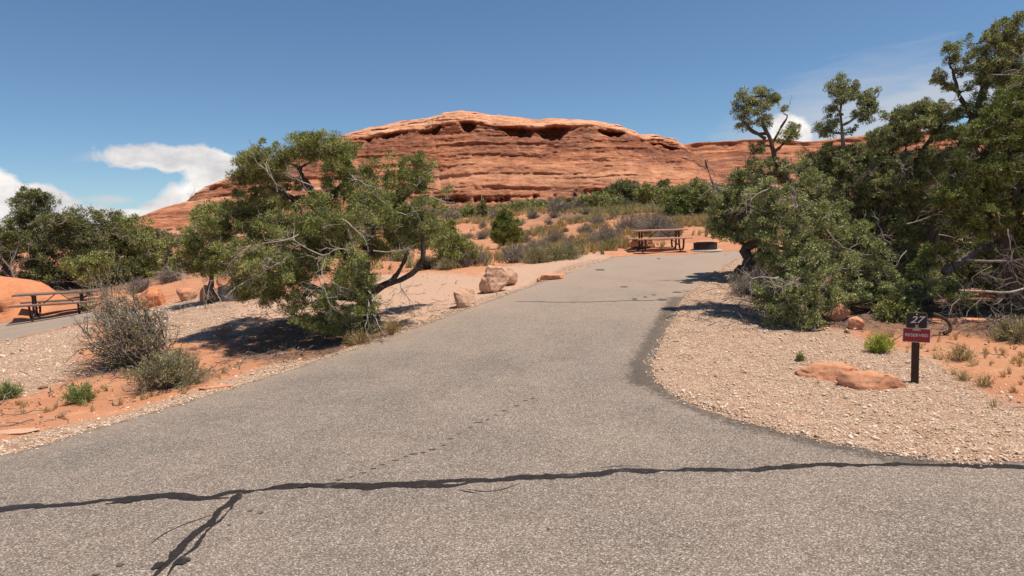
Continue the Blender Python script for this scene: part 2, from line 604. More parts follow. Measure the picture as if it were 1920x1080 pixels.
def make_bark(name, a, b, scale=30):
    m, t = mat(name)
    P = t.n('ShaderNodeMapping', {'Vector': pos(t), 'Scale': (1, 1, 0.18)}).outputs[0]
    n = t.noise(P, scale, 5, 0.7)
    c = t.ramp(n, [(0.3, a), (0.7, b)])
    finish(t, c, 0.95, n, 0.9, 0.02, 0.1)
    return m


def seal_mat():
    m, t = mat('crack_sealant')
    P = pos(t)
    n = t.noise(P, 26, 6, 0.7)
    n2 = t.noise(P, 5, 4, 0.6)
    c = t.ramp(n, [(0.3, (0.014, 0.011, 0.009)), (0.6, (0.034, 0.025, 0.020)), (0.8, (0.09, 0.07, 0.056))])
    c = t.mix(t.maprange(n2, 0.60, 0.72, 0, 0.8), c, (0.12, 0.095, 0.078))
    finish(t, c, 0.5, n, 0.8, 0.006, 0.25)
    return m


def plain(name, c, rough=0.6, metal=0.0, var=0.15, scale=8, bstr=0.3, bdist=0.003, spec=0.4):
    m, t = mat(name)
    n = t.noise(t.n('ShaderNodeTexCoord').outputs['Object'], scale, 6, 0.65)
    col = t.mix(1.0, c, t.ramp(n, [(0.3, 1 - var), (0.7, 1 + var)]), 'MULTIPLY')
    finish(t, col, rough, n, bstr, bdist, spec, metal)
    return m


M_GROUND = make_ground_mat()
M_ASPH = make_asphalt('weathered_asphalt', 0)
M_SEAL = seal_mat()
M_MESA = make_sandstone('mesa_sandstone', 0, 30, 1.6, (0.14, 0.052, 0.030), (0.33, 0.120, 0.058), (0.55, 0.25, 0.135), var=0.75, bd=0.12)
M_ROCK = make_sandstone('slickrock', 0, None, 2.6, (0.30, 0.10, 0.045), (0.52, 0.20, 0.095), (0.62, 0.27, 0.14), False, 0.3, 0.10)
M_BOULD = make_sandstone('pale_boulder', 0, None, 6.0, (0.36, 0.19, 0.12), (0.56, 0.33, 0.215), (0.66, 0.44, 0.31), True, 0.4, 0.04)
M_BOULD2 = make_sandstone('orange_boulder', 0, None, 5.0, (0.34, 0.135, 0.07), (0.54, 0.24, 0.13), (0.62, 0.34, 0.205), True, 0.4, 0.04)
G_PINYON = make_leaf('juniper_foliage_olive', [(0.070, 0.085, 0.022), (0.170, 0.188, 0.050), (0.35, 0.35, 0.12)])
G_BLUE = make_leaf('juniper_foliage_grey_green', [(0.055, 0.078, 0.030), (0.180, 0.200, 0.070), (0.44, 0.44, 0.20)])
G_DARK = make_leaf('juniper_foliage_dark', [(0.048, 0.058, 0.019), (0.112, 0.122, 0.040), (0.23, 0.23, 0.085)])
G_BRIGHT = make_leaf('juniper_foliage_green', [(0.055, 0.080, 0.018), (0.130, 0.162, 0.038), (0.28, 0.30, 0.09)])
G_SAGE = make_leaf('sage_foliage', [(0.085, 0.065, 0.055), (0.18, 0.15, 0.13), (0.32, 0.28, 0.245)], trans=0.1)
G_OLIVE = make_leaf('shrub_foliage', [(0.11, 0.105, 0.04), (0.21, 0.19, 0.08), (0.33, 0.29, 0.14)], trans=0.15)
G_YELLOW = make_leaf('yellow_green_foliage', [(0.16, 0.19, 0.02), (0.30, 0.33, 0.05), (0.42, 0.43, 0.10)], trans=0.2)
G_FRESH = make_leaf('fresh_green_foliage', [(0.08, 0.12, 0.03), (0.15, 0.19, 0.06), (0.25, 0.27, 0.10)], trans=0.2)
G_STRAW = make_leaf('dry_grass', [(0.19, 0.12, 0.05), (0.33, 0.23, 0.10), (0.50, 0.38, 0.19)], trans=0.15)
M_BARK = make_bark('juniper_bark', (0.045, 0.032, 0.024), (0.17, 0.125, 0.095))
M_TWIG = make_bark('weathered_twigs', (0.12, 0.095, 0.08), (0.33, 0.28, 0.24))
M_DEAD = make_bark('bleached_dead_wood', (0.27, 0.22, 0.18), (0.58, 0.50, 0.43), 40)


# ------------------------------------------------------------------ roads (outlines in world metres)
left_edge = smooth(np.vstack([[[-60, 1.9], [-20, 2.0], [-11, 2.6], [-7.4, 3.9]], GP([(0, 856), (200, 797), (400, 737), (560, 686), (700, 641), (800, 606), (880, 578), (960, 548), (1040, 519), (1120, 492)])]), 1)
top_edge = GP([(1150, 482), (1200, 479), (1290, 477), (1340, 472), (1385, 470), (1400, 480)])
right_edge = smooth(np.vstack([GP([(1400, 480), (1360, 500), (1318, 525), (1292, 552), (1268, 590), (1245, 630), (1225, 670), (1222, 705), (1262, 742), (1330, 768), (1420, 797), (1540, 826), (1640, 845), (1730, 860), (1830, 869)]), [[4.3, 5.35], [6.5, 5.2], [12, 5.2], [30, 5.3], [60, 5.4]]]), 1)
ROAD = np.vstack([left_edge, top_edge, right_edge, [[60, -6.5], [-60, -6.5]]])
ROAD_D = densify(ROAD, 0.06, True, 0.0)
near = (ROAD_D[:, 1] > 1) & (np.abs(ROAD_D[:, 0]) < 14)
ROAD_D[near, 0] += 0.035 * fbm(ROAD_D[near, 0] * 5, ROAD_D[near, 1] * 5, 0.5, 4, 5, 0.7)
ROAD_D[near, 1] += 0.035 * fbm(ROAD_D[near, 0] * 5, ROAD_D[near, 1] * 5, 9.5, 4, 8, 0.7)
_keep = near | (np.arange(len(ROAD_D)) % 12 == 0)
ROAD_D = ROAD_D[_keep]
SITE = np.vstack([[[-34, 15.6]], GP([(-60, 668), (0, 645), (60, 629), (130, 614), (200, 601), (262, 590), (270, 583), (235, 577), (170, 582), (100, 590), (0, 603)]), [[-34, 21.0]]])
SITE_D = densify(SITE, 0.10, True)
SITE_D[:, 0] += 0.04 * fbm(SITE_D[:, 0] * 4, SITE_D[:, 1] * 4, 3.5, 3, 15)
SITE_D[:, 1] += 0.04 * fbm(SITE_D[:, 0] * 4, SITE_D[:, 1] * 4, 6.5, 3, 18)

STAIN_R = GP([(1300, 545), (1275, 590), (1250, 640), (1228, 680), (1222, 712), (1262, 745), (1400, 795), (1540, 830), (1740, 868)])
STAIN_B = GP([(1240, 665), (1262, 655), (1290, 665)])
STAIN_S = GP([(0, 645), (60, 629), (130, 614), (200, 601), (250, 592)])


def sheet(name, outline, mtl, stain_lines, step=0.16, zoff=0.0, dust=None, thick=0.06):
    xs = np.arange(outline[:, 0].min(), outline[:, 0].max(), step)
    ys = np.arange(outline[:, 1].min(), outline[:, 1].max(), step)
    # fine grid near, coarse far
    gx, gy = np.meshgrid(xs, ys)
    gx, gy = gx.ravel(), gy.ravel()
    near_ = (np.abs(gx) < 16) & (gy > 1.5)
    sel = near_ | ((np.round(gx / step).astype(int) % 6 == 0) & (np.round(gy / step).astype(int) % 6 == 0))
    gx, gy = gx[sel], gy[sel]
    ok = inside(gx, gy, outline)
    gx, gy = gx[ok], gy[ok]
    ok = dist_line(gx, gy, outline[::3], True) > step * 0.5
    gx, gy = gx[ok], gy[ok]
    n = len(outline)
    V2 = [Vector(p) for p in outline] + [Vector((a, b)) for a, b in zip(gx, gy)]
    E = [(i, (i + 1) % n) for i in range(n)]
    ov, oe, of, _, _, _ = delaunay_2d_cdt(V2, E, [list(range(n))], 1, 1e-5)
    ov = np.array([tuple(v) for v in ov])
    z = T(ov[:, 0], ov[:, 1]) + zoff
    V = np.column_stack([ov, z])
    Fc = np.array([f for f in of if len(f) == 3], np.int32)
    a, b, c = V[Fc[:, 0]], V[Fc[:, 1]], V[Fc[:, 2]]
    flip = np.cross(b - a, c - a)[:, 2] < 0
    Fc[flip] = Fc[flip][:, ::-1]
    # skirt down at the outline (boundary edges)
    from collections import Counter
    cnt = Counter()
    for f in Fc.tolist():
        for i in range(3):
            e = (f[i], f[(i + 1) % 3])
            cnt[tuple(sorted(e))] += 1
    bed = [(f[i], f[(i + 1) % 3]) for f in Fc.tolist() for i in range(3) if cnt[tuple(sorted((f[i], f[(i + 1) % 3])))] == 1]
    bv = sorted({i for e in bed for i in e})
    mp = {i: len(V) + k for k, i in enumerate(bv)}
    low = V[bv].copy()
    low[:, 2] -= thick
    V = np.vstack([V, low])
    sk = []
    for i, j in bed:
        sk.append((j, i, mp[i]))
        sk.append((j, mp[i], mp[j]))
    Fc = np.vstack([Fc, np.array(sk, np.int32)])
    me = qmesh(name, V, Fc)
    st = np.zeros(len(V))
    dist_e = dist_line(V[:, 0], V[:, 1], outline[::2], True)
    for ln, w, a_ in stain_lines:
        st = np.maximum(st, a_ * np.exp(-(dist_line(V[:, 0], V[:, 1], ln) / w) ** 2))
    float_attr(me, 'stain', st)
    float_attr(me, 'dust', dust(V[:, 0], V[:, 1]) + np.where(V[:, 0] < V[:, 1] * .45 - 1, .55 * np.exp(-dist_e / .30), 0.25 * np.exp(-dist_e / .12)))
    return link(name, me, mtl, kind='structure')


road = sheet('driveway_road', ROAD_D, M_ASPH, [(STAIN_R, 0.20, 1.1), (GP([(1278, 560), (1262, 590), (1236, 640), (1214, 680), (1212, 715)]), 0.24, 1.7), (STAIN_B, 0.16, 1.2), (GP([(1130, 545), (1260, 560)]), 0.35, 0.25), (GP([(1100, 515), (1300, 545)]), 0.3, 0.3), (GP([(1130, 600), (1000, 640)]), 0.4, 0.15)],
             dust=lambda x, y: np.clip((y - 9) / 9, 0, 1) * 0.72 + 0.14)
site_road = sheet('campsite_road', SITE_D, M_ASPH, [(STAIN_S, 0.30, 1.3)], step=0.25, dust=lambda x, y: 0.75 + 0 * x)

# ------------------------------------------------------------------ ground zones
GRAVELS = [
    np.vstack([right_edge[(right_edge[:, 0] < 30)], [[30, 6.3], [9, 6.6]], GP([(1920, 790), (1830, 752), (1760, 712), (1700, 672), (1560, 630), (1440, 600), (1380, 560), (1340, 548)])]),
    GP([(-60, 668), (0, 648), (60, 632), (130, 617), (200, 606), (150, 640), (140, 690), (90, 725), (0, 745), (-100, 760)]),
    GP([(205, 603), (270, 585), (340, 566), (400, 556), (440, 560), (440, 600), (380, 640), (330, 640), (260, 640)]),
]
SHOULDER = left_edge
PATHS = [GP([(420, 575), (500, 552), (640, 545), (700, 520), (800, 515), (900, 520), (960, 500), (1040, 482), (1130, 478), (1150, 486), (1040, 515), (960, 545), (860, 580), (760, 610), (700, 600), (560, 590), (440, 640)])]
LITTER = [(G(1750, 540), 2.5), (G(1850, 520), 2.5), (G(1650, 540), 2.5), (G(1930, 500), 3), (G(1560, 540), 2.2), (G(1262, 665), 0.22), (G(1285, 668), 0.18), (G(1800, 470), 4), (G(1600, 480), 4), (G(540, 640), 1.0), (G(690, 620), 2.2), (G(560, 610), 1.6), (G(1440, 580), 1.6), (G(1560, 590), 1.5), (G(1680, 590), 1.6), (G(1800, 590), 1.7), (G(1920, 600), 1.8), (G(1400, 520), 1.2), (G(230, 680), 1.0), (G(320, 715), 0.6), (G(100, 520), 5), (G(230, 520), 5), (G(1180, 400), 6), (G(1300, 405), 4)]
DRY = [(G(1020, 440), 9, 1.0), (G(1080, 410), 10, 1.0), (G(980, 480), 5, 1.0), (G(560, 670), 1.4, 0.9), (G(400, 700), 1.1, 0.7), (G(1830, 690), 1.5, 0.8), (G(380, 640), 1.0, 0.7), (G(1370, 430), 5, 1), (G(840, 500), 2.5, 1), (G(150, 690), 1.5, .8), (G(100, 780), 1.6, .5), (G(420, 690), 1.3, .8), (G(250, 740), 1.2, .7), (G(50, 800), 1.0, .4), (G(600, 660), 1.2, .8), (G(1880, 680), 1.8, .9), (G(1760, 660), 1.2, .9), (G(1900, 740), 1.3, .8)]


def zones(x, y):
    gv = np.zeros(x.shape)
    sd = dist_line(x, y, ROAD[::2], True)
    for k, gp in enumerate(GRAVELS):
        gv = np.maximum(gv, soft_mask(x, y, gp, 0.5, 0.3 if k == 0 else 0.0))
    sh = dist_line(x, y, SHOULDER)
    wdt = 0.42 + 0.18 * vnoise(x * .8, y * .8, 0, 3)
    gv = np.maximum(gv, 0.85 * np.clip(1.4 - sh / wdt, 0, 1))
    pt = np.zeros(x.shape)
    for pp in PATHS:
        pt = np.maximum(pt, soft_mask(x, y, pp, 0.9))
    lt = np.zeros(x.shape)
    for c, r in LITTER:
        lt = np.maximum(lt, np.minimum(1.0, 1.5 * np.exp(-((x - c.x) ** 2 + (y - c.y) ** 2) / (r * r))))
    dr = np.full(x.shape, 0.12)
    for c, r, a in DRY:
        dr = np.maximum(dr, a * np.exp(-((x - c.x) ** 2 + (y - c.y) ** 2) / (r * r)))
    dr = np.where((y > 38) | (np.abs(x) > 40), np.maximum(dr, 0.55 + 0.3 * vnoise(x * .1, y * .1, 2, 9)), dr)
    return np.clip(gv, 0, 1), pt, lt, dr


def GZ(x, y):
    """height of the ground sheet with its relief"""
    x, y = np.asarray(x, float), np.asarray(y, float)
    z = T(x, y)
    on = np.zeros(x.shape)
    for out in (ROAD[::2], SITE):
        sd = dist_line(x, y, out, True)
        sd = np.where(inside(x, y, out), -sd, sd)
        on = np.maximum(on, np.clip((0.05 - sd) / 0.25, 0, 1))
    r = 0.035 * fbm(x * 1.3, y * 1.3, 0.2, 4, 21) + 0.10 * vnoise(x * .35, y * .35, 0, 4) * np.clip((y - 6) / 8, 0, 1)
    far = np.clip((y - 30) / 30, 0, 1)
    r = r + far * 0.5 * vnoise(x * .12, y * .12, 1, 6)
    berm = 0.0
    return z + np.where(on > 0, -0.045 * on, 0) + r * (1 - on) * 0.9 + 0.012 * (1 - on) + berm


def axis(lo, hi, step, far_lo, far_hi, g=1.09):
    a = list(np.arange(lo, hi + step * .5, step))
    s = step
    while a[-1] < far_hi:
        s *= g
        a.append(a[-1] + s)
    s = step
    b = [a[0]]
    while b[-1] > far_lo:
        s *= g
        b.append(b[-1] - s)
    return np.array(b[:0:-1] + a)


gx_ = axis(-15, 14, 0.18, -2200, 2200)
gy_ = axis(3.5, 27, 0.18, -2200, 2600, 1.05)
GX, GY = np.meshgrid(gx_, gy_)
_z = GZ(GX.ravel(), GY.ravel())
V = np.column_stack([GX.ravel(), GY.ravel(), _z])
me = qmesh('ground', V, grid_faces(len(gy_), len(gx_)), True)
gv, pt_, lt, dr = zones(GX.ravel(), GY.ravel())
for nm, vals in (('gravel', gv), ('path', pt_), ('litter', lt), ('dry', dr)):
    float_attr(me, nm, vals)
ground = link('ground', me, M_GROUND, kind='structure')


def gz(x, y):
    return float(GZ(np.array([x]), np.array([y]))[0])


def GG(u, v):
    p = G(u, v)
    return Vector((p.x, p.y, gz(p.x, p.y)))


# ------------------------------------------------------------------ sealed cracks on the road
def ribbon(name, path, width, seed, z=0.004, jit=0.35, parent=road, step=0.03, mtl=None, taper=True):
    P = densify(smooth(GP(path), 1), step)
    n = len(P)
    d = np.gradient(P, axis=0)
    d /= np.linalg.norm(d, axis=1, keepdims=True) + 1e-9
    nrm = np.column_stack([-d[:, 1], d[:, 0]])
    s = np.arange(n) * step
    c = P + nrm * (0.03 * fbm(s * 2.2, seed, 0, 3, seed))[:, None]
    w1 = width * (0.5 + jit * fbm(s * 5, seed, 1, 5, seed + 1, .8))
    w2 = width * (0.5 + jit * fbm(s * 5, seed, 2, 5, seed + 2, .8))
    w1, w2 = np.maximum(w1, width * .12), np.maximum(w2, width * .12)
    if taper:
        tp = np.clip(np.minimum(np.arange(n), n - 1 - np.arange(n)) / 4.0, 0.1, 1)
        w1, w2 = w1 * tp, w2 * tp
    A, B = c + nrm * w1[:, None], c - nrm * w2[:, None]
    mid_ = (A + B) / 2
    def zz(Q):
        return T(Q[:, 0], Q[:, 1])
    V = np.vstack([np.column_stack([A, zz(A) + z * .5]), np.column_stack([mid_, zz(mid_) + z * 1.6]), np.column_stack([B, zz(B) + z * .5])])
    i = np.arange(n - 1)
    f = np.vstack([np.stack([i + n, i + n + 1, i + 1, i], 1), np.stack([i + 2 * n, i + 2 * n + 1, i + n + 1, i + n], 1)])
    me = qmesh(name, V, f)
    return link(name, me, mtl or M_SEAL, parent)


def blob(name, u, v, ru, rv, seed, parent=road, mtl=None, z=0.008):
    c = G(u, v)
    a, b = G(u + ru, v), G(u, v - rv)
    rx, ry = abs(a.x - c.x), abs(b.y - c.y)
    n = 16
    bm = bmesh.new()
    rnd = random.Random(seed)
    vs = []
    for i in range(n):
        t = i / n * 2 * math.pi
        r = 1 + rnd.uniform(-.2, .2)
        x, y = c.x + math.cos(t) * rx * r, c.y + math.sin(t) * ry * r
        vs.append(bm.verts.new((x, y, float(T(x, y)[0]) + z)))
    bm.faces.new(vs)
    return link(name, bm_me(bm, name), mtl or M_SEAL, parent)


ribbon('crack_seal', [(-260, 975), (-120, 967), (0, 957), (60, 951), (140, 944), (240, 938), (330, 930), (395, 931), (440, 922), (470, 921), (560, 914), (700, 913), (860, 904), (1000, 893), (1160, 885), (1300, 880), (1450, 877), (1600, 871), (1740, 871), (1920, 876), (2200, 880)], 0.082, 1, jit=0.28)
ribbon('crack_seal', [(200, 944), (300, 929), (370, 938), (430, 934)], 0.045, 12, z=0.0065)
ribbon('crack_seal', [(458, 918), (440, 932), (425, 944), (398, 968), (378, 990), (352, 1012), (325, 1038), (305, 1058), (292, 1080), (270, 1110)], 0.066, 2, z=0.0055, jit=.26)
ribbon('crack_seal', [(462, 928), (430, 958), (398, 990), (352, 1028), (320, 1060), (305, 1085)], 0.026, 3, z=0.005, jit=.5)
ribbon('crack_seal', [(600, 914), (900, 906), (1150, 890)], 0.06, 31, z=0.007)
ribbon('hairline_crack', [(400, 968), (345, 984), (302, 1002), (282, 1020)], 0.010, 4, jit=.3)
ribbon('hairline_crack', [(872, 921), (900, 926), (940, 921), (976, 907)], 0.010, 5, jit=.3)
ribbon('hairline_crack', [(862, 918), (880, 921), (895, 925)], 0.03, 55, jit=.5)
ribbon('hairline_crack', [(1125, 877), (1160, 873), (1200, 874)], 0.008, 6)
ribbon('hairline_crack', [(965, 566), (1060, 567), (1130, 566), (1235, 563)], 0.03, 7, jit=.45)
for k, (u, v, ru, rv) in enumerate([(344, 1053, 11, 7), (296, 1062, 9, 7), (570, 912, 11, 4), (240, 941, 12, 3)]):
    blob('sealant_patch', u, v, ru, rv, k)
rnd = random.Random(5)
tp = [(636, 899), (700, 880), (760, 858), (830, 836), (880, 802), (930, 778), (985, 750), (1010, 742)]
M_OIL = plain('oil_stain', (0.095, 0.078, 0.064), 0.8, 0, 0.3, 90, 0.4, 0.003)
for a, b in zip(tp[:-1], tp[1:]):
    n = max(2, int(math.hypot(b[0] - a[0], b[1] - a[1]) / 17))
    for i in range(n):
        t = i / n
        blob('tyre_mark', a[0] + (b[0] - a[0]) * t + rnd.uniform(-3, 3), a[1] + (b[1] - a[1]) * t + rnd.uniform(-2, 2), rnd.uniform(3.5, 8), rnd.uniform(.6, 1.2), 50 + i, mtl=M_OIL, z=0.005)
for u, v, ru, rv in [(1242, 562, 10, 2), (1190, 561, 5, 1.5), (1210, 557, 4, 1), (1226, 553, 4, 1), (1170, 538, 8, 1), (1270, 548, 9, 1.2), (1125, 506, 9, 1.5), (1235, 485, 3, 1), (1145, 483, 4, 1.2), (470, 958, 5, 2), (490, 962, 4, 2), (430, 985, 3, 2), (225, 1060, 8, 3), (180, 1078, 8, 2), (1028, 992, 3, 2)]:
    blob('oil_spot', u, v, ru, rv, int(u), mtl=M_OIL, z=0.005)


# ------------------------------------------------------------------ mesas
def interp_sil(pl, u):
    a = np.array(pl, float)
    return np.interp(u, a[:, 0], a[:, 1])


def proj_XZ(u, v, Y):
    out = np.empty((len(u), 2))
    for i, (a, b, y) in enumerate(zip(u, v, Y)):
        p = ray_at(a, b, y)
        out[i] = (p.x, p.z)
    return out


def mesa(name, sil, Yc, Yf, ncol, nrow, alcoves=(), ledges=(), cap=True, seed=0, rough=1.0, prof=None, ends=(0.12, 0.12), foot=None):
    us = np.linspace(sil[0][0], sil[-1][0], ncol)
    vs = interp_sil(sil, us)
    vs = vs + 1.3 * fbm(us * 0.03, seed, 0, 4, seed)
    XZ = proj_XZ(us, vs, np.full(ncol, Yc))
    X, S = XZ[:, 0], XZ[:, 1]
    s = np.linspace(0, 1, ncol)
    e = np.minimum(np.clip(s / ends[0], 0, 1) if ends[0] else 1, np.clip((1 - s) / ends[1], 0, 1) if ends[1] else 1)
    e = np.sqrt(1 - (1 - e) ** 2)
    yf = Yc - (Yc - Yf) * (0.35 + 0.65 * e) + 3.5 * fbm(X * 0.05, seed, 3, 3, seed + 5)
    zf = T(X, yf) - 2.5
    if foot is not None:
        zf = np.minimum(zf, S - 2)
    # profile: depth fraction q, height fraction h along t
    prof = prof or [(0, 0.0, 0.0), (0.10, 0.07, 0.10), (0.13, 0.13, 0.135), (0.30, 0.26, 0.34), (0.50, 0.42, 0.60), (0.63, 0.50, 0.76), (0.68, 0.52, 0.83), (0.76, 0.60, 0.90), (0.88, 0.80, 0.97), (1.0, 1.0, 1.0)]
    pr = np.array(prof)
    t = np.linspace(0, 1, nrow)
    q, h = np.interp(t, pr[:, 0], pr[:, 1]), np.interp(t, pr[:, 0], pr[:, 2])
    XX = np.repeat(X[None, :], nrow, 0)
    YY = yf[None, :] + (Yc - yf)[None, :] * q[:, None]
    ZZ = zf[None, :] + (S - zf)[None, :] * h[:, None]
    tt = np.repeat(t[:, None], ncol, 1)
    # ledges and layering: push faces in and out as a function of height
    zw = ZZ + 0.6 * fbm(XX * 0.05, YY * 0.03, 0, 3, seed + 1) + XX * 0.01
    face = np.clip((tt - 0.02) / 0.05, 0, 1) * np.clip((0.95 - tt) / 0.1, 0, 1)
    lay = 0.75 * fbm(XX * .03, 0, zw * 0.42, 2, seed + 2) + 0.55 * vnoise(XX * 0.05, 1, zw * 1.1, seed + 3) + 0.32 * vnoise(XX * 0.10, 2, zw * 2.3, seed + 4)
    lump = 0.9 * fbm(XX * .10, YY * .1, ZZ * .10, 4, seed + 7) + 0.16 * fbm(XX * .6, YY * .6, ZZ * 1.2, 3, seed + 8)
    step_ = np.tanh(3.5 * vnoise(XX * .045, 3, zw * .75, seed + 50)) * 0.26 + np.tanh(3.5 * vnoise(XX * .09, 7, zw * 1.9, seed + 51)) * 0.20
    dY = -(lay * 0.2 + step_ + lump * 0.55 + 0.18 * fbm(XX * 1.1, YY * .8, ZZ * 2.6, 3, seed + 40) + 0.12 * np.abs(fbm(XX * .35, YY * .3, ZZ * .8, 3, seed + 44))) * face * rough
    dZ = 0.12 * fbm(XX * .5, YY * .5, ZZ * .4, 3, seed + 11) * rough + 0.25 * rough * vnoise(XX * 0.06, YY * 0.35, 0, seed + 12) * np.clip((tt - .8) / .1, 0, 1) * np.clip((1 - tt) / .03, 0, 1)
    var = np.zeros_like(XX)
    U = np.repeat(us[None, :], nrow, 0)
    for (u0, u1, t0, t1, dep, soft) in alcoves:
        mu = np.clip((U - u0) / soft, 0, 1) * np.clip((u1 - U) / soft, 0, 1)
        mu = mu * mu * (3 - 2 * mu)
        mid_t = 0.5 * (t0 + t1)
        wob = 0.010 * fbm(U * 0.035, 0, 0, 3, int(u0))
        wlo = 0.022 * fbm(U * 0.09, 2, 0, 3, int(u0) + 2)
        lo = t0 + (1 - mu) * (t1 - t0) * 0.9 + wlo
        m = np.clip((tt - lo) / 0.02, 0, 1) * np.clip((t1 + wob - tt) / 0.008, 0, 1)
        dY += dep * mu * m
        var = np.maximum(var, 1.0 * mu * m)  # alcove insides coloured dark: shade painted on top of the real recess
    for (u0, u1, t0, wd, dep) in ledges:
        mu = np.clip((U - u0) / 30, 0, 1) * np.clip((u1 - U) / 30, 0, 1)
        tc_ = t0 + 0.012 * fbm(U * 0.03, 3, 0, 4, int(u0) + 1, .6)
        m = np.exp(-((tt - tc_) / wd) ** 2)
        br = np.clip(0.45 + 0.8 * fbm(U * 0.05, 9, 0, 4, int(u1), .65), 0, 1.3)
        dY += dep * (0.9 if t0 < .2 else 0.32) * mu * m * br
        var = np.maximum(var, 0.5 * mu * m * br)  # undercuts of the ledges get painted shade in the colour too
    vn = fbm(XX * .10, YY * .1, ZZ * .40, 5, seed + 20, .65) + 0.12
    var = np.maximum(var, np.clip((vn - 0.12) * 1.5, 0, 1) * 0.9 * np.clip((0.66 - tt) / .03, 0, 1))
    if cap:
        bandv = np.clip((tt - 0.43 - 0.03 * vnoise(U * .012, 1, 0, 3)) / 0.05, 0, 1) * np.clip((0.664 - tt) / .01, 0, 1) * 0.75
        bandl = np.exp(-((tt - 0.19 - 0.01 * vnoise(U * .02, 1, 0, 5)) / 0.022) ** 2) * 0.8
        var = np.maximum(var, np.maximum(bandv, bandl) * np.clip(0.75 + vnoise(U * .03, 2, ZZ * .3, 6), .2, 1))
    jn = np.clip(1 - np.abs(vnoise(XX * .13 + .02 * ZZ, 3, ZZ * .05, seed + 60)) * 14, 0, 1) * np.clip(vnoise(XX * .05, 8, ZZ * .25, seed + 61) * 3, 0, 1)
    dY += 0.22 * jn * face * rough
    YY = YY + dY
    ZZ = ZZ + dZ
    # ends close down to the ground and the back slopes away
    back = 26
    bq = np.linspace(0, 1, back)[1:]
    Xb = np.repeat(X[None, :], back - 1, 0)
    Yb = YY[-1][None, :] + bq[:, None] * (Yc - Yf) * 1.2
    Zb = ZZ[-1][None, :] - (ZZ[-1] - zf)[None, :] * bq[:, None] ** 1.8
    V = np.column_stack([np.vstack([XX, Xb]).ravel(), np.vstack([YY, Yb]).ravel(), np.vstack([ZZ, Zb]).ravel()])
    me = qmesh(name, V, grid_faces(nrow + back - 1, ncol), True)
    capm = np.clip((tt - 0.665 - 0.010 * fbm(U * 0.035, 0, 0, 3, 640)) / 0.01, 0, 1) * np.clip((1262 - U) / 30, 0, 1) if cap else np.clip((tt - 0.8) / .15, 0, 1) * .6
    # side walls so the ends are closed
    float_attr(me, 'cap', np.concatenate([capm.ravel(), np.ones(Xb.size) * (1 if cap else .6)]))
    palem = np.exp(-((tt - 0.30 - 0.03 * vnoise(U * .01, 4, 0, 8)) / 0.09) ** 2) if cap else np.zeros_like(tt)
    float_attr(me, 'pale', np.concatenate([palem.ravel(), np.zeros(Xb.size)]))
    float_attr(me, 'varnish_shade', np.concatenate([var.ravel(), np.zeros(Xb.size)]))
    return link(name, me, M_MESA, kind='structure')


SIL_MAIN = [(360, 440), (395, 378), (425, 350), (520, 312), (600, 285), (640, 270), (670, 258), (700, 247), (740, 236), (775, 229), (810, 224), (832, 220), (838, 216), (870, 214), (905, 218), (925, 223), (960, 225), (1000, 229), (1030, 229), (1060, 230), (1100, 233), (1140, 240), (1163, 249), (1172, 256), (1200, 258), (1228, 265), (1250, 277), (1268, 292), (1290, 310), (1315, 332), (1345, 360)]
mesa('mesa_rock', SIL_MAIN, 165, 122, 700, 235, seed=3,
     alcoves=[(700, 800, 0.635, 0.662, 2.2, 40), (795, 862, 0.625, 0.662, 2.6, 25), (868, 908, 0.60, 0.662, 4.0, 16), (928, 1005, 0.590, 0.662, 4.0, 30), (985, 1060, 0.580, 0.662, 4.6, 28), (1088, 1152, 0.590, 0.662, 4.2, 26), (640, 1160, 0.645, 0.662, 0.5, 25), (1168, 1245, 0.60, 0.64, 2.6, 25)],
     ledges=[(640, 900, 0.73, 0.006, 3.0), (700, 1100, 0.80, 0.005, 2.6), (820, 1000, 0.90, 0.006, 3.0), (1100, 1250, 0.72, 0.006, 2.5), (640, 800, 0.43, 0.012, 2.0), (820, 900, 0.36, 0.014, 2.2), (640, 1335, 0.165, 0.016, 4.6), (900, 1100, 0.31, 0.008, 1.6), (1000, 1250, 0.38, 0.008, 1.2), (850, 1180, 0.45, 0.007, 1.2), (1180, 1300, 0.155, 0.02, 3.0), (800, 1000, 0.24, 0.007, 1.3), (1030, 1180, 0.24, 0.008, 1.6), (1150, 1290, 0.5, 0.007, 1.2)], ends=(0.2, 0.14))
SIL_RIGHT = [(1170, 330), (1225, 292), (1255, 276), (1285, 271), (1340, 267), (1400, 263), (1440, 263), (1480, 268), (1520, 266), (1560, 260), (1600, 256), (1640, 250), (1700, 249), (1760, 246), (1850, 240), (1950, 245), (2100, 262), (2250, 300), (2400, 340)]
mesa('mesa_rock', SIL_RIGHT, 190, 148, 380, 110, seed=11, cap=False,
     prof=[(0, 0, 0), (0.15, 0.1, 0.12), (0.35, 0.3, 0.42), (0.52, 0.42, 0.56), (0.60, 0.62, 0.66), (0.74, 0.68, 0.84), (0.80, 0.70, 0.93), (1, 1, 1)],
     ledges=[(1250, 2300, 0.76, 0.02, 2.6), (1290, 1500, 0.38, 0.02, 2.5), (1250, 2300, 0.86, 0.01, 1.2), (1520, 2300, 0.45, 0.015, 2.0)], rough=0.7)
SIL_LEFT = [(215, 445), (262, 411), (290, 401), (322, 385), (360, 377), (400, 372), (440, 366), (520, 352), (640, 352), (760, 380)]
mesa('mesa_rock', SIL_LEFT, 128, 104, 300, 100, seed=23, cap=False, rough=0.55,
     ledges=[(318, 460, 0.92, 0.02, 1.6), (260, 420, 0.5, 0.01, 0.8)], prof=[(0, 0, 0), (0.3, 0.25, 0.42), (0.6, 0.5, 0.72), (0.85, 0.75, 0.9), (1, 1, 1)])
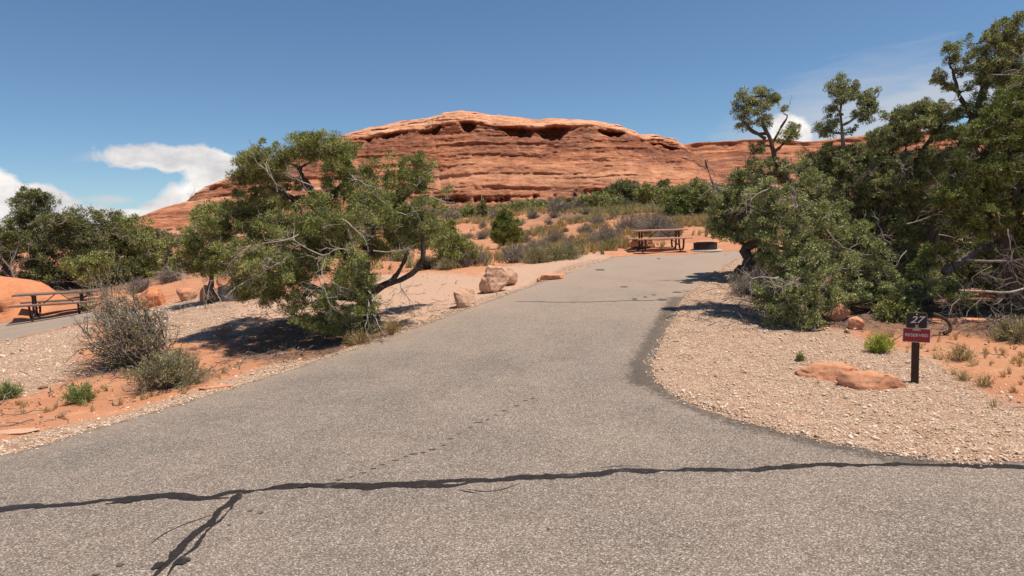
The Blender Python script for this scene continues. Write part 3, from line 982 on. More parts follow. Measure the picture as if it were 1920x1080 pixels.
SIL_L2 = [(-700, 470), (-520, 430), (-300, 418), (-100, 430), (60, 440), (200, 452)]
mesa('mesa_rock', SIL_L2, 260, 225, 160, 60, seed=29, cap=False, rough=0.6)


# ------------------------------------------------------------------ rocks
def rock_mesh(name, sx, sy, sz, seed, sub=4, rough=0.22, facets=5, flat=0.0, smooth_=True):
    bm = bmesh.new()
    bmesh.ops.create_icosphere(bm, subdivisions=sub, radius=1.0)
    V = np.array([v.co[:] for v in bm.verts])
    rs = np.random.RandomState(seed)
    for k in range(facets * 2):
        d = rs.normal(size=3)
        d /= np.linalg.norm(d)
        lim = rs.uniform(0.5, 0.86)
        pr = V @ d
        over = np.maximum(pr - lim, 0)
        V -= over[:, None] * d[None, :] * 0.92
    r = rough * fbm(V[:, 0] * 1.3 + seed, V[:, 1] * 1.3, V[:, 2] * 1.3, 4, seed, .5) * .42 - 0.07 * np.clip(1 - np.abs(vnoise(V[:, 0] * 1.6 + 9, V[:, 1] * 1.6, V[:, 2] * 2.2, seed + 31)) * 6, 0, 1) - rough * .25 * np.abs(vnoise(V[:, 0] * 3, V[:, 1] * 3, V[:, 2] * 5, seed + 3))
    V *= (1 + r)[:, None]
    if flat:
        V[:, 2] = np.where(V[:, 2] > flat, flat + (V[:, 2] - flat) * 0.25, V[:, 2])
    V *= np.array([sx, sy, sz])
    for v, c in zip(bm.verts, V):
        v.co = c
    return bm_me(bm, name, smooth_)


def rock(name, u, v, wpx, hpx, mtl, label, cat, seed, depth=0.8, rotz=0.0, sink=0.25, sub=4, rough=0.22, facets=5, flat=0.0, group=None, tilt=0.0, dist=None):
    sub = 5 if (sub == 4 and wpx > 40) else sub
    """rock whose front foot shows at pixel (u, v), wpx wide and hpx high in the photograph"""
    p = GG(u, v)
    s = p.y / F
    w, h = wpx * s / 2, hpx * s
    full = h / (1 - sink) / 2 if sink < 1 else h
    me = rock_mesh(name, w, w * depth, full, seed, sub, rough, facets, flat)
    o = link(name, me, mtl, label=label, category=cat, group=group)
    y = p.y + w * depth * 0.7
    o.location = (p.x * (y / p.y), y, gz(p.x * (y / p.y), y) + full * (1 - 2 * sink))
    o.rotation_euler = (0, tilt, rotz)
    return o


rock('boulder', 928, 548, 60, 54, M_BOULD, 'tallest pale pink boulder beside the driveway, with a split darker front', 'boulder', 5, 0.9, 0.8, 0.25, rough=.36, facets=6)
rock('boulder', 956, 532, 34, 36, M_BOULD, 'pale boulder leaning against the right side of the tallest roadside boulder', 'boulder', 9, 0.8, 0.1, 0.2, facets=7)
rock('boulder', 871, 577, 60, 37, M_BOULD, 'low rounded pale boulder nearest the camera on the left of the driveway', 'boulder', 14, 0.75, -0.2, 0.3, rough=.2, facets=7)
rock('flat_rock', 1036, 524, 62, 19, M_BOULD2, 'low flat orange rock beside the driveway behind the pale boulders', 'rock', 21, 0.7, 0.3, 0.3, flat=.3)
rock('boulder', 1012, 525, 16, 11, M_BOULD2, 'small brown stone at the left end of the flat orange rock', 'rock', 22, 0.9, 0.3, 0.3, sub=3)
rock('boulder', 1204, 472, 64, 30, M_BOULD2, 'angular orange boulder behind the left end of the picnic table by the driveway', 'boulder', 31, 0.8, 0.2, 0.2, facets=8, flat=.4)
rock('flat_rock', 402, 731, 74, 13, M_BOULD2, 'flat pinkish stone slab in the sand below the grey-green shrub', 'rock', 41, 0.45, 0.15, 0.45, flat=.15, rough=.15)
rock('flat_rock', 22, 822, 128, 20, M_BOULD, 'flat pale pink stone slab beside the road at the left edge of the picture', 'rock', 43, 0.4, 0.12, 0.5, flat=.1, rough=.14)
rock('flat_rock', 1560, 716, 142, 50, M_BOULD2, 'left half of the low orange rock hump in the gravel by the reserved sign', 'rock', 51, 0.7, -0.35, 0.5, rough=.3, flat=.5, facets=8)
rock('flat_rock', 1626, 733, 150, 52, M_BOULD2, 'right half of the low orange rock hump in the gravel, ending near the sign post', 'rock', 57, 0.7, -0.45, 0.5, rough=.3, flat=.5, facets=8)
rock('boulder', 1572, 606, 56, 38, M_BOULD2, 'smooth bright orange boulder under the juniper branches behind the low rock hump', 'boulder', 61, 0.8, 0.0, 0.15, rough=.14)
rock('boulder', 1602, 622, 36, 26, M_BOULD2, 'small brown boulder in front of the bright orange boulder under the junipers', 'boulder', 63, 0.8, 0.0, 0.25, rough=.2)
rock('boulder', 1428, 512, 34, 24, M_BOULD2, 'small orange boulder at the foot of the dark stump beside the driveway', 'boulder', 67, 0.8, 0, 0.2, sub=3)
rock('boulder', 1780, 478, 66, 26, M_ROCK, 'layered orange rock showing through the junipers on the right', 'boulder', 71, 0.8, 0.1, 0.2, flat=.2)
rock('flat_rock', 1838, 560, 110, 30, M_ROCK, 'long orange rock ledge under the dead branches of the big right juniper', 'rock', 73, 0.6, -0.4, 0.3, flat=.2)
rock('flat_rock', 1790, 612, 130, 20, M_BOULD2, 'low reddish rock slab in the shade behind the reserved sign', 'rock', 77, 0.35, -0.3, 0.45, flat=.15)
rock('boulder', 392, 572, 46, 40, M_BOULD2, 'angular orange boulder standing beside the grey fire ring', 'boulder', 81, 0.8, 0.2, 0.2, facets=9)
rock('boulder', 350, 568, 40, 32, M_BOULD2, 'orange boulder half hidden by bare twigs left of the grey fire ring', 'boulder', 83, 0.8, -0.2, 0.2, facets=8)
rock('boulder', 282, 575, 62, 42, M_ROCK, 'rounded orange rock dome between the bare shrub and the boulders', 'boulder', 86, 0.9, 0, 0.2, rough=.12)
rock('boulder', 418, 542, 36, 32, M_BOULD2, 'upright orange stone behind the grey fire ring', 'boulder', 88, 0.6, 0, 0.2, facets=8)
rock('boulder', 1362, 478, 7, 5, M_BOULD2, 'fist sized dark stone on the pavement right of the fire ring', 'rock', 91, 0.9, 0, 0.1, sub=2)

# slickrock hump behind the left table
p = G(40, 575)
for nm, (u, v, sx, sy, sz, rz, lab) in enumerate([
        (-10, 604, 4.5, 2.9, 2.6, 0.12, 'large smooth orange slickrock hump behind the left picnic table'),
        (-150, 570, 4.0, 3.2, 2.3, 0.1, 'taller orange slickrock hump at the left edge of the picture'),
        (205, 565, 1.3, 1.2, 0.5, 0.1, 'low slickrock ledge right of the left picnic table behind the bare shrub')]):
    c = G(u, v)
    o = link('slickrock_hump', rock_mesh('slickrock_hump', sx, sy, sz, 101 + nm, 5, 0.16, 5, 0.45), M_ROCK, label=lab, category='rock')
    yy = c.y + sy * 0.75
    o.location = (c.x * yy / c.y, yy, gz(c.x * yy / c.y, yy) - 0.15)
    o.rotation_euler = (0, 0.06, rz)


# ------------------------------------------------------------------ trees
def unit(a):
    return a / (np.linalg.norm(a, axis=-1, keepdims=True) + 1e-9)


def leaves_at(rs, C, R, n_per, L, Wd, up=0.45, spread=0.9):
    """C (k,3) tuft centres, R (k,) radii -> sprig quads"""
    k = len(C)
    n = int(k * n_per * 1.75)
    Wd = Wd * 0.92
    L = L * 0.95
    idx = rs.randint(0, k, n)
    d = unit(rs.normal(size=(n, 3)))
    d[:, 2] = np.where(d[:, 2] < -0.85, -d[:, 2], d[:, 2])
    rad = R[idx] * rs.rand(n) ** 0.45
    p = C[idx] + d * rad[:, None] * np.array([1, 1, 0.8])
    dr = unit(d * spread + np.array([0, 0, up]) + rs.normal(size=(n, 3)) * 0.45)
    s = unit(np.cross(dr, rs.normal(size=(n, 3))))
    ln = L * rs.uniform(0.6, 1.35, n)[:, None]
    w = Wd * rs.uniform(0.7, 1.3, n)[:, None]
    V = np.stack([p - s * w * .5, p + s * w * .5, p + dr * ln], 1).reshape(-1, 3)
    return V, np.arange(n * 3).reshape(-1, 3)


def crooked(rs, A, B, n, amp=0.12, sag=0.0):
    """(k,3)->(k,3) polylines with n points each"""
    k = len(A)
    t = np.linspace(0, 1, n)[None, :, None]
    P = A[:, None, :] * (1 - t) + B[:, None, :] * t
    ln = np.linalg.norm(B - A, axis=1)[:, None, None]
    w = np.sin(np.pi * t) ** 0.7
    off = rs.normal(size=(k, n, 3)) * 0.45
    off = off + rs.normal(size=(k, 1, 3)) * 0.7
    P = P + off * w * ln * amp
    P[..., 2] += (sag * ln * 4 * (t * (1 - t)))[..., 0] * 1.0
    return P


def dead_branches(rs, starts, dirs, length, r0, levels=3, kids=4):
    """bare forking branches"""
    out = []
    S, D, Ln, Rr = np.array(starts, float), unit(np.array(dirs, float)), np.full(len(starts), length), np.full(len(starts), r0)
    for lv in range(levels):
        n = 6
        k = len(S)
        P = np.zeros((k, n, 3))
        P[:, 0] = S
        d = D.copy()
        for i in range(1, n):
            d = unit(d + rs.normal(size=(k, 3)) * 0.28)
            P[:, i] = P[:, i - 1] + d * (Ln / (n - 1))[:, None]
        rr = Rr[:, None] * np.linspace(1, 0.45, n)[None, :]
        out.append(tubes(P, rr, 5 if lv == 0 else 3))
        if lv == levels - 1:
            break
        nS, nD, nL, nR = [], [], [], []
        for i in range(k):
            for _ in range(kids):
                j = rs.randint(1, n)
                base = unit(P[i, min(j, n - 1)] - P[i, j - 1])
                nS.append(P[i, j])
                nD.append(unit(base + rs.normal(size=3) * 0.75))
                nL.append(Ln[i] * rs.uniform(0.35, 0.7))
                nR.append(Rr[i] * 0.5)
        S, D, Ln, Rr = np.array(nS), np.array(nD), np.array(nL), np.array(nR)
    return merge(out)


def tree(name, label, base, Y, trunk, lobes, leaf, seed, tr=0.14, dens=1.0, per=90, L=0.075, Wd=0.026, cat='tree', limbs=(), dead=(), r_trunk=0.16, group=None, up=0.22, grey=0.25, dead_len=0.8, dead_r=0.02, fill=0.55, depth_k=0.95, shell=0.40, bark=None, swell=1.12, extra=0.26, tip=0.22, ragged=.42, dead_mat=None):
    """base = foot pixel; Y = distance in metres; lobes = foliage masses (u, v, ru, rv[, dy]) in photograph pixels"""
    rs = np.random.RandomState(seed)
    b = ray_at(base[0], base[1], Y)
    bz = gz(b.x, b.y)
    b.z = bz - 0.05
    root = link(name, None, None, label=label, category=cat, group=group)
    root.location = b
    b = np.array(b)
    s = Y / F
    nodes = []
    node_r = []
    solid = []

    def limb(pl, r0, r1):
        ctl = np.array([np.array(ray_at(q[0], q[1], Y + (q[2] if len(q) > 2 else 0))) for q in pl])
        if pl is trunk or tuple(pl[0][:2]) == tuple(base):
            ctl[0] = b
        P = smooth(ctl, 2)
        P = densify3(P, 0.12)
        P += np.stack([fbm(np.arange(len(P)) * .35, seed, 0, 3, seed + i) for i in range(3)], 1) * r0 * 0.5
        P[0] = ctl[0]
        R = np.linspace(r0, r1, len(P)) if r1 > r0 * .1 else r1 + (r0 - r1) * (1 - np.linspace(0, 1, len(P))) ** 1.9
        R = R * (1 + 0.18 * fbm(np.arange(len(P)) * .6, seed, 4, 3, seed + 9))
        solid.append((P, R))
        nodes.append(P[2:])
        node_r.append(R[2:])

    def densify3(P, step):
        out = []
        for a, c in zip(P[:-1], P[1:]):
            n = max(1, int(np.linalg.norm(c - a) / step))
            out += [a + (c - a) * i / n for i in range(n)]
        out.append(P[-1])
        return np.array(out)

    limb(trunk, r_trunk, r_trunk * tip)
    for lb in limbs:
        limb(lb, r_trunk * 0.36, r_trunk * 0.10)
    # flared root collar
    N = np.vstack(nodes)
    NR = np.concatenate(node_r)
    tuft_c, tuft_r = [], []
    tw_paths = []
    tw_r = []
    for lb in lobes:
        u, v, ru, rv = lb[:4]
        dy = lb[4] if len(lb) > 4 else rs.uniform(-0.35, 0.35) * ru * s
        c = np.array(ray_at(u, v, Y + dy))
        rx, rz = ru * s * swell, rv * s * swell
        ry = rx * depth_k
        # connect the lobe centre to the skeleton
        low = c - np.array([0, 0, rz * 0.35])
        dd = np.linalg.norm(N - low, axis=1) + 0.5 * np.maximum(N[:, 2] - low[2], 0)
        j = int(np.argmin(dd))
        P = crooked(rs, N[j][None], low[None], 5, 0.10)[0]
        rr = min(NR[j] * 0.6, 0.055)
        R = np.linspace(max(rr, 0.012), 0.010, 5)
        tw_paths.append(P)
        tw_r.append(R)
        N = np.vstack([N, P[2:]])
        NR = np.concatenate([NR, R[2:]])
        nt = max(3, int(dens * 1.85 * (rx * ry + rx * rz + ry * rz) / (tr * tr * 1.6)))
        d = unit(rs.normal(size=(nt, 3)))
        rad = shell + (1 - shell) * rs.rand(nt) ** 0.7
        if ragged:
            rad = rad * (1 + ragged * vnoise(d[:, 0] * 2.3 + u * .1, d[:, 1] * 2.3, d[:, 2] * 2.3 + v * .1, seed))
        q = c + d * rad[:, None] * np.array([rx, ry, rz])
        if ragged:
            kp = vnoise(q[:, 0] / (tr * 3.2), q[:, 1] / (tr * 3.2), q[:, 2] / (tr * 2.6), seed + 5) > (-0.18 if ragged > .35 else -0.42)
            kp[:2] = True
            q, rad, nt = q[kp], rad[kp], int(kp.sum())
        q[:, 2] = np.maximum(q[:, 2], c[2] - rz * 0.95)
        rt = tr * rs.uniform(0.5, 1.35, nt)
        order = np.argsort(rad)
        q, rt = q[order], rt[order]
        zg = T(q[:, 0], q[:, 1]) + 0.08
        q[:, 2] = np.maximum(q[:, 2], zg)
        # twigs
        A = []
        loc = np.vstack([N[-200:] if len(N) > 200 else N])
        for i in range(nt):
            dd = np.linalg.norm(N - q[i], axis=1)
            A.append(N[int(np.argmin(dd))])
            if i % 4 == 0:
                N = np.vstack([N, q[i][None] * .75 + A[-1][None] * .25])
                NR = np.concatenate([NR, [0.008]])
        A = np.array(A)
        Q = crooked(rs, A, q, 5, 0.14)
        for a_ in Q:
            tw_paths.append(a_)
        ln = np.linalg.norm(q - A, axis=1)
        for l_ in ln:
            tw_r.append(np.linspace(0.006 + 0.014 * min(l_, 1), 0.004, 5))
        tuft_c.append(q)
        tuft_r.append(rt)
    # solid wood
    Vt, Ft = merge([tubes(P[None], R[None], 12) for P, R in solid])
    Vt = Vt + np.stack([vnoise(Vt[:, 0] * 22, Vt[:, 1] * 22, Vt[:, 2] * 3, 70 + i) for i in range(3)], 1) * r_trunk * .13
    link('trunk', qmesh('trunk', Vt - b, Ft, True), bark or M_BARK, root)
    if tw_paths:
        tw_paths, tw_r = np.array(tw_paths), np.array(tw_r)
        g = rs.rand(len(tw_paths)) < grey
        if (~g).any():
            Vb, Fb = tubes(tw_paths[~g], tw_r[~g], 3)
            link('branches', qmesh('branches', Vb - b, Fb), M_BARK, root, kind='stuff')
        if g.any():
            Vb, Fb = tubes(tw_paths[g], tw_r[g] * 1.15, 3)
            link('pale_twigs', qmesh('pale_twigs', Vb - b, Fb), M_TWIG, root, kind='stuff', label='grey weathered twigs')
    if tuft_c and extra:
        C0 = np.vstack(tuft_c)
        k0 = rs.rand(len(C0)) < extra
        S0 = C0[k0]
        sc0 = tr * 2.2
        D0 = unit(rs.normal(size=S0.shape) + np.array([0, -0.35, -0.1]))
        P0 = crooked(rs, S0, S0 + D0 * sc0 * rs.uniform(.5, 1.5, (len(S0), 1)), 6, .16)
        out0 = [tubes(P0, np.linspace(.0062, .003, 6)[None].repeat(len(S0), 0) * max(1, Y / 15), 3)]
        for _ in range(2):
            j0 = rs.randint(1, 5, len(S0))
            A0 = P0[np.arange(len(S0)), j0]
            E0 = A0 + unit(D0 + rs.normal(size=S0.shape) * .8) * sc0 * rs.uniform(.3, .8, (len(S0), 1))
            out0.append(tubes(crooked(rs, A0, E0, 4, .16), np.linspace(.004, .0025, 4)[None].repeat(len(S0), 0) * max(1, Y / 15), 3))
        V0, F0 = merge(out0)
        link('bare_twigs', qmesh('bare_twigs', V0 - b, F0), M_DEAD, root, kind='stuff', label='thin bleached bare twigs')
    if tuft_c:
        C, R = np.vstack(tuft_c), np.concatenate(tuft_r)
        Vl, Fl = leaves_at(rs, C, R, per, L, Wd, up)
        link('foliage', qmesh('foliage', Vl - b, Fl), leaf, root, kind='stuff')
    if len(dead):
        st = [np.array(ray_at(q[0], q[1], Y + q[4])) for q in dead]
        ax_r = np.array(M3.col[0])
        ax_u = np.array(M3.col[1])
        dr = [ax_r * q[2] - ax_u * q[3] + np.array([0, -0.3, 0]) for q in dead]
        Vd, Fd = dead_branches(rs, st, dr, dead_len, dead_r, 3, 5)
        link('dead_branches', qmesh('dead_branches', Vd - b, Fd), dead_mat or M_DEAD, root, kind='stuff', label='bleached bare dead branches')
    return root


# -- the spreading juniper left of the driveway
tree('juniper_tree', 'wide olive green juniper with a dark twisted trunk and bare twigs left of the driveway', (690, 622), 12.7,
     [(690, 622), (688, 590), (682, 550), (668, 500), (645, 450), (610, 405), (578, 350), (560, 315)],
     [(600, 268, 42, 20), (640, 272, 26, 20), (575, 285, 38, 22), (515, 290, 40, 24), (468, 305, 28, 24), (447, 330, 16, 40), (500, 320, 42, 24), (630, 305, 42, 24), (655, 285, 14, 14),
      (480, 350, 38, 26), (455, 385, 34, 28), (540, 385, 34, 16), (600, 385, 34, 24, -.5), (650, 350, 34, 28), (700, 325, 30, 22), (690, 370, 44, 30),
      (765, 310, 30, 22), (785, 325, 26, 28), (765, 345, 34, 28), (800, 345, 16, 20), (752, 385, 40, 32), (710, 415, 44, 34, -.4), (780, 410, 32, 30), (650, 425, 48, 34, -.6),
      (590, 430, 44, 34, -.8), (530, 425, 44, 34, -.6), (475, 430, 44, 34), (430, 410, 36, 34), (400, 430, 32, 34), (415, 470, 40, 34),
      (460, 480, 44, 34, -.7), (510, 500, 46, 34, -1.2), (490, 540, 34, 26, -1.0), (555, 500, 36, 34, -.8), (600, 470, 34, 24, -.3),
      (640, 500, 36, 34, -1.2), (655, 470, 26, 26, -1.2), (585, 560, 38, 18, -.9), (640, 560, 34, 30, -1.0), (615, 590, 30, 30, -1.0), (650, 600, 34, 28, -.7), (690, 520, 24, 24, -.6),
      (700, 470, 30, 24, .4), (745, 450, 34, 24, .2), (790, 455, 24, 26, .3), (830, 355, 15, 13, 0), (440, 520, 32, 24, -.3), (500, 400, 56, 46, 1.0), (600, 430, 60, 46, 1.0), (700, 400, 60, 46, 1.0), (560, 500, 56, 38, .8), (650, 530, 44, 44, .6), (725, 455, 44, 36, .9), (545, 350, 30, 14, .3), (620, 350, 20, 14, .4), (520, 560, 34, 20, -.9), (560, 590, 26, 16, -.9), (600, 610, 30, 18, -.9), (665, 625, 34, 14, -.7), (800, 400, 38, 44, 1.6), (765, 440, 40, 34, 1.6), (820, 440, 24, 30, 1.8), (470, 545, 28, 16, -.4), (720, 350, 26, 26, .8), (690, 560, 24, 26, -.7), (590, 278, 52, 22, .4), (640, 280, 32, 22, .2), (500, 305, 50, 26, .5), (670, 330, 34, 24, .3), (520, 530, 44, 20, -.6)],
     G_PINYON, 7, ragged=.32, tr=0.110, dens=.74, per=118, L=0.047, Wd=0.0125, r_trunk=0.19, grey=0.45, fill=.6,
     limbs=[[(686, 560), (720, 535), (758, 525), (790, 490), (797, 440), (785, 390)], [(690, 545), (735, 530), (752, 505), (760, 470)], [(660, 490), (600, 470), (530, 440), (470, 410)],
            [(600, 395), (545, 370), (500, 350)], [(600, 390), (640, 350), (660, 320)], [(680, 530), (690, 450), (720, 400), (770, 360)], [(676, 560), (620, 560), (560, 520), (500, 510)]],
     dead=[(618, 476, -1, 0.1, -1.9), (612, 478, -.5, 1.2, -1.9), (655, 470, -1, -.2, -1.6), (598, 520, .2, 1, -1.8), (540, 480, -.6, .3, -1.6), (700, 470, 1, .1, -1.3), (690, 545, .3, 1, -.8), (700, 590, .5, .6, -.5), (690, 560, .6, 1, -.7),
           (560, 440, -.8, .3, -1.5), (470, 460, -.8, .6, -1.2), (520, 360, -.5, -1, -.8), (660, 330, .5, .2, -.6), (740, 400, 1, -.1, -.5), (480, 520, -.8, .1, -1.4), (640, 410, .7, .6, -1.5), (590, 350, -.6, -.3, -.6), (800, 370, 1, -.1, -.1), (750, 530, .3, 1, -.1)],
     dead_len=0.62, dead_r=0.012)
tree('juniper_tree', 'smaller green juniper just behind and left of the wide juniper, with bare drooping twigs', (395, 575), 17.5,
     [(395, 575), (398, 530), (400, 490), (395, 450), (390, 420)],
     [(400, 405, 40, 20), (365, 430, 34, 26), (350, 460, 30, 24), (385, 470, 38, 30), (420, 450, 36, 34), (350, 495, 24, 18), (400, 505, 30, 22), (430, 500, 26, 24)],
     G_PINYON, 17, tr=0.17, per=130, L=0.075, Wd=0.022, r_trunk=0.09, grey=.45, dead=[(370, 520, -1, -.1, -1), (385, 525, -.3, 1, -1), (375, 540, -.6, .5, -1), (395, 530, -.1, 1, -.9), (400, 540, .3, .8, -.8)], dead_len=.8, dead_r=.012)
tree('juniper_bush', 'rounded green juniper bush right behind the wide juniper, beside the sandy slope', (845, 488), 21.5,
     [(845, 488), (842, 465), (846, 440)], [(835, 440, 28, 20), (862, 455, 26, 22), (830, 468, 30, 20), (855, 478, 28, 14), (815, 455, 22, 24)],
     G_PINYON, 23, tr=0.19, per=120, L=0.085, Wd=0.026, r_trunk=0.08, cat='bush')

# -- grove on the right
tree('juniper_tree', 'grey-green juniper with small bent top crown, nearest the driveway in the right grove', (1475, 590), 12.4,
     [(1475, 590), (1470, 540), (1490, 470), (1500, 400), (1478, 345), (1455, 300), (1438, 262), (1425, 225)],
     [(1400, 183, 18, 15), (1428, 172, 12, 20), (1385, 196, 9, 8), (1457, 182, 7, 8), (1445, 192, 14, 14), (1412, 205, 22, 14), (1388, 213, 15, 15), (1395, 232, 12, 12), (1470, 211, 9, 7), (1430, 225, 18, 10), (1487, 240, 12, 13), (1470, 253, 16, 14), (1495, 252, 8, 8), (1418, 275, 13, 17), (1440, 240, 12, 10),
      (1440, 320, 44, 26), (1440, 370, 40, 30, -.5), (1490, 330, 34, 26), (1520, 355, 34, 30), (1480, 400, 40, 30, -.6), (1420, 425, 34, 26, -.5), (1440, 395, 30, 24),
      (1530, 410, 34, 32, -.4), (1460, 450, 36, 26, -.7), (1510, 465, 38, 28, -.8), (1560, 450, 30, 30, -.3), (1475, 500, 34, 26, -.9), (1530, 510, 38, 28, -1.0), (1440, 490, 22, 20, -.2), (1580, 500, 30, 28, -.5), (1440, 545, 26, 20, -1.0), (1490, 550, 38, 28, -1.2), (1545, 555, 34, 26, -1.0), (1460, 585, 30, 20, -1.2), (1510, 595, 38, 20, -1.3), (1430, 575, 18, 14, -1), (1585, 545, 28, 22, -.6)],
     G_BLUE, 31, ragged=.34, dens=.85, tr=0.082, per=74, L=0.041, Wd=0.0155, r_trunk=0.095, swell=1.05, grey=.3,
     limbs=[[(1490, 470), (1440, 460), (1400, 430), (1370, 400)], [(1436, 260), (1410, 240), (1395, 232)], [(1445, 275), (1462, 250), (1475, 215)], [(1438, 250), (1412, 250), (1390, 225)], [(1450, 290), (1470, 270), (1490, 245)], [(1472, 540), (1520, 530), (1560, 510)], [(1490, 470), (1530, 430), (1545, 400)]],
     dead=[(1345, 370, -.5, -1, -.4), (1440, 355, -1, .4, -.8), (1500, 380, -.4, .6, -.9), (1550, 430, .4, .5, -.8), (1500, 520, -.6, .6, -1.4), (1460, 520, -.8, .4, -1.3)], dead_len=0.55, dead_r=0.013)
tree('juniper_tree', 'slender juniper with sparse tufts on a straight pale pole trunk in the right grove', (1595, 585), 14.0,
     [(1595, 585), (1600, 500), (1596, 420), (1588, 340), (1580, 260), (1579, 180)],
     [(1578, 155, 10, 14), (1560, 166, 9, 9), (1592, 168, 12, 11), (1603, 160, 6, 6), (1648, 172, 6, 7), (1568, 175, 12, 10), (1582, 185, 18, 8), (1636, 180, 13, 14), (1622, 196, 14, 13), (1637, 205, 10, 9), (1610, 180, 10, 8), (1558, 203, 11, 8), (1563, 226, 12, 12), (1553, 243, 12, 10), (1532, 240, 7, 8), (1612, 214, 16, 9), (1625, 222, 12, 7), (1597, 245, 8, 8), (1540, 252, 10, 5),
      (1550, 285, 20, 14), (1590, 300, 34, 22), (1560, 320, 30, 24), (1620, 330, 34, 26), (1590, 360, 36, 30), (1640, 375, 34, 30), (1600, 410, 40, 30), (1650, 430, 38, 32, -.3), (1610, 460, 36, 30, -.3), (1660, 480, 36, 28, -.3), (1620, 510, 36, 28, -.5), (1670, 520, 30, 24, -.5), (1630, 555, 34, 20, -.6), (1690, 575, 26, 22, -.9), (1600, 440, 30, 26, -1.2), (1635, 480, 34, 26, -1.4), (1590, 500, 26, 22, -1.4), (1640, 530, 36, 24, -1.5), (1600, 560, 30, 20, -1.6), (1570, 400, 26, 22, -.8), (1650, 350, 26, 20, -.8), (1525, 300, 30, 18, .2), (1560, 300, 28, 18, .3), (1600, 285, 30, 18, .3), (1535, 330, 34, 24, .2), (1640, 300, 30, 20, .2)],
     G_BLUE, 37, ragged=.30, tr=0.082, per=74, L=0.041, Wd=0.0155, r_trunk=0.075, swell=1.1, grey=.3, bark=M_TWIG,
     limbs=[[(1580, 235), (1600, 222), (1622, 205), (1635, 190)], [(1580, 215), (1568, 205)], [(1580, 250), (1560, 248), (1535, 245)], [(1596, 400), (1640, 340), (1660, 300)], [(1600, 500), (1650, 450)]],
     dead=[(1600, 430, .6, .4, -1.0), (1640, 470, -.5, .7, -1), (1600, 350, .7, -.5, -.6), (1690, 470, .6, .5, -1.0), (1650, 400, -.6, .6, -.8)], dead_len=0.6, dead_r=0.013)
tree('juniper_tree', 'open branching juniper whose diagonal limbs cross the red rock in the right grove', (1690, 590), 13.4,
     [(1690, 590), (1672, 530), (1652, 470), (1665, 390), (1700, 320), (1745, 265), (1760, 235)],
     [(1640, 262, 16, 12), (1668, 222, 20, 11), (1690, 212, 20, 12), (1712, 205, 18, 10), (1740, 200, 16, 10), (1762, 197, 14, 10), (1775, 215, 15, 14), (1700, 235, 24, 12), (1655, 245, 20, 12), (1735, 230, 22, 12), (1672, 265, 20, 13), (1712, 262, 18, 10), (1650, 290, 26, 18), (1690, 300, 24, 16), (1740, 290, 20, 14), (1765, 260, 16, 12),
      (1670, 335, 28, 20), (1720, 340, 26, 20), (1700, 380, 34, 26), (1740, 400, 34, 26), (1690, 430, 34, 26), (1740, 450, 34, 22), (1700, 480, 30, 20), (1700, 520, 26, 20, -.3), (1720, 545, 36, 16, -.8), (1750, 525, 34, 16, -.8), (1685, 560, 30, 22, -1.0), (1660, 265, 26, 16, .3), (1690, 245, 30, 18, .3), (1730, 222, 34, 20, .3), (1770, 240, 30, 22, .3), (1705, 320, 40, 26, .3), (1755, 320, 36, 26, .3), (1660, 370, 36, 24, .3)],
     G_BLUE, 43, ragged=.26, tr=0.082, per=74, L=0.041, Wd=0.0155, r_trunk=0.10, swell=1.1, grey=.35,
     limbs=[[(1652, 470), (1650, 400), (1670, 340), (1672, 290), (1680, 240)], [(1665, 390), (1690, 330), (1700, 260)], [(1655, 460), (1700, 420), (1750, 390), (1790, 350)]],
     dead=[(1700, 420, .8, -.5, -.8), (1740, 360, .6, -1, -.5), (1680, 300, -.4, .6, -.4), (1760, 440, .8, .2, -1), (1730, 520, .5, .7, -1.2), (1720, 560, .9, .1, -1.2), (1700, 470, -.4, .8, -1), (1780, 340, .5, -.6, -.7)], dead_len=0.6, dead_r=0.010)
tree('juniper_tree', 'tallest juniper of the right grove, with dark leaning trunk against the sky', (1735, 600), 12.8,
     [(1735, 600), (1728, 540), (1745, 460), (1765, 370), (1795, 300), (1825, 225), (1850, 150), (1875, 95), (1900, 50)],
     [(1905, 42, 22, 14), (1880, 55, 26, 16), (1855, 75, 22, 16), (1820, 76, 13, 15), (1838, 95, 18, 14), (1880, 90, 30, 18), (1910, 75, 20, 22), (1780, 98, 16, 14), (1786, 115, 13, 12), (1765, 140, 16, 10), (1755, 148, 10, 10), (1778, 160, 14, 12), (1800, 135, 12, 8), (1812, 110, 12, 10), (1830, 130, 22, 14), (1865, 120, 26, 18), (1900, 125, 24, 18), (1815, 165, 12, 10), (1850, 150, 20, 10), (1885, 150, 22, 12), (1835, 185, 14, 12),
      (1820, 205, 20, 12), (1855, 215, 26, 20), (1795, 215, 14, 14), (1890, 85, 34, 26, .3), (1875, 140, 44, 28, .3), (1905, 190, 40, 34, .3), (1850, 245, 40, 24, .2), (1805, 262, 34, 20, .2), (1780, 300, 34, 22, .2)],
     G_BLUE, 47, ragged=.26, tr=0.082, per=74, L=0.041, Wd=0.0155, r_trunk=0.13, swell=1.0, grey=.2,
     limbs=[[(1825, 225), (1800, 180), (1790, 150), (1780, 120)], [(1800, 175), (1770, 150)], [(1850, 150), (1840, 120), (1850, 85)], [(1765, 370), (1800, 320), (1860, 290)], [(1860, 130), (1895, 115), (1915, 100)], [(1812, 250), (1850, 220), (1890, 200)]],
     dead=[(1800, 180, -.4, .9, -.2), (1860, 140, 1, .2, -.3), (1780, 320, .6, .6, -.4), (1850, 175, .8, .6, -.3)], dead_len=0.5, dead_r=0.012)
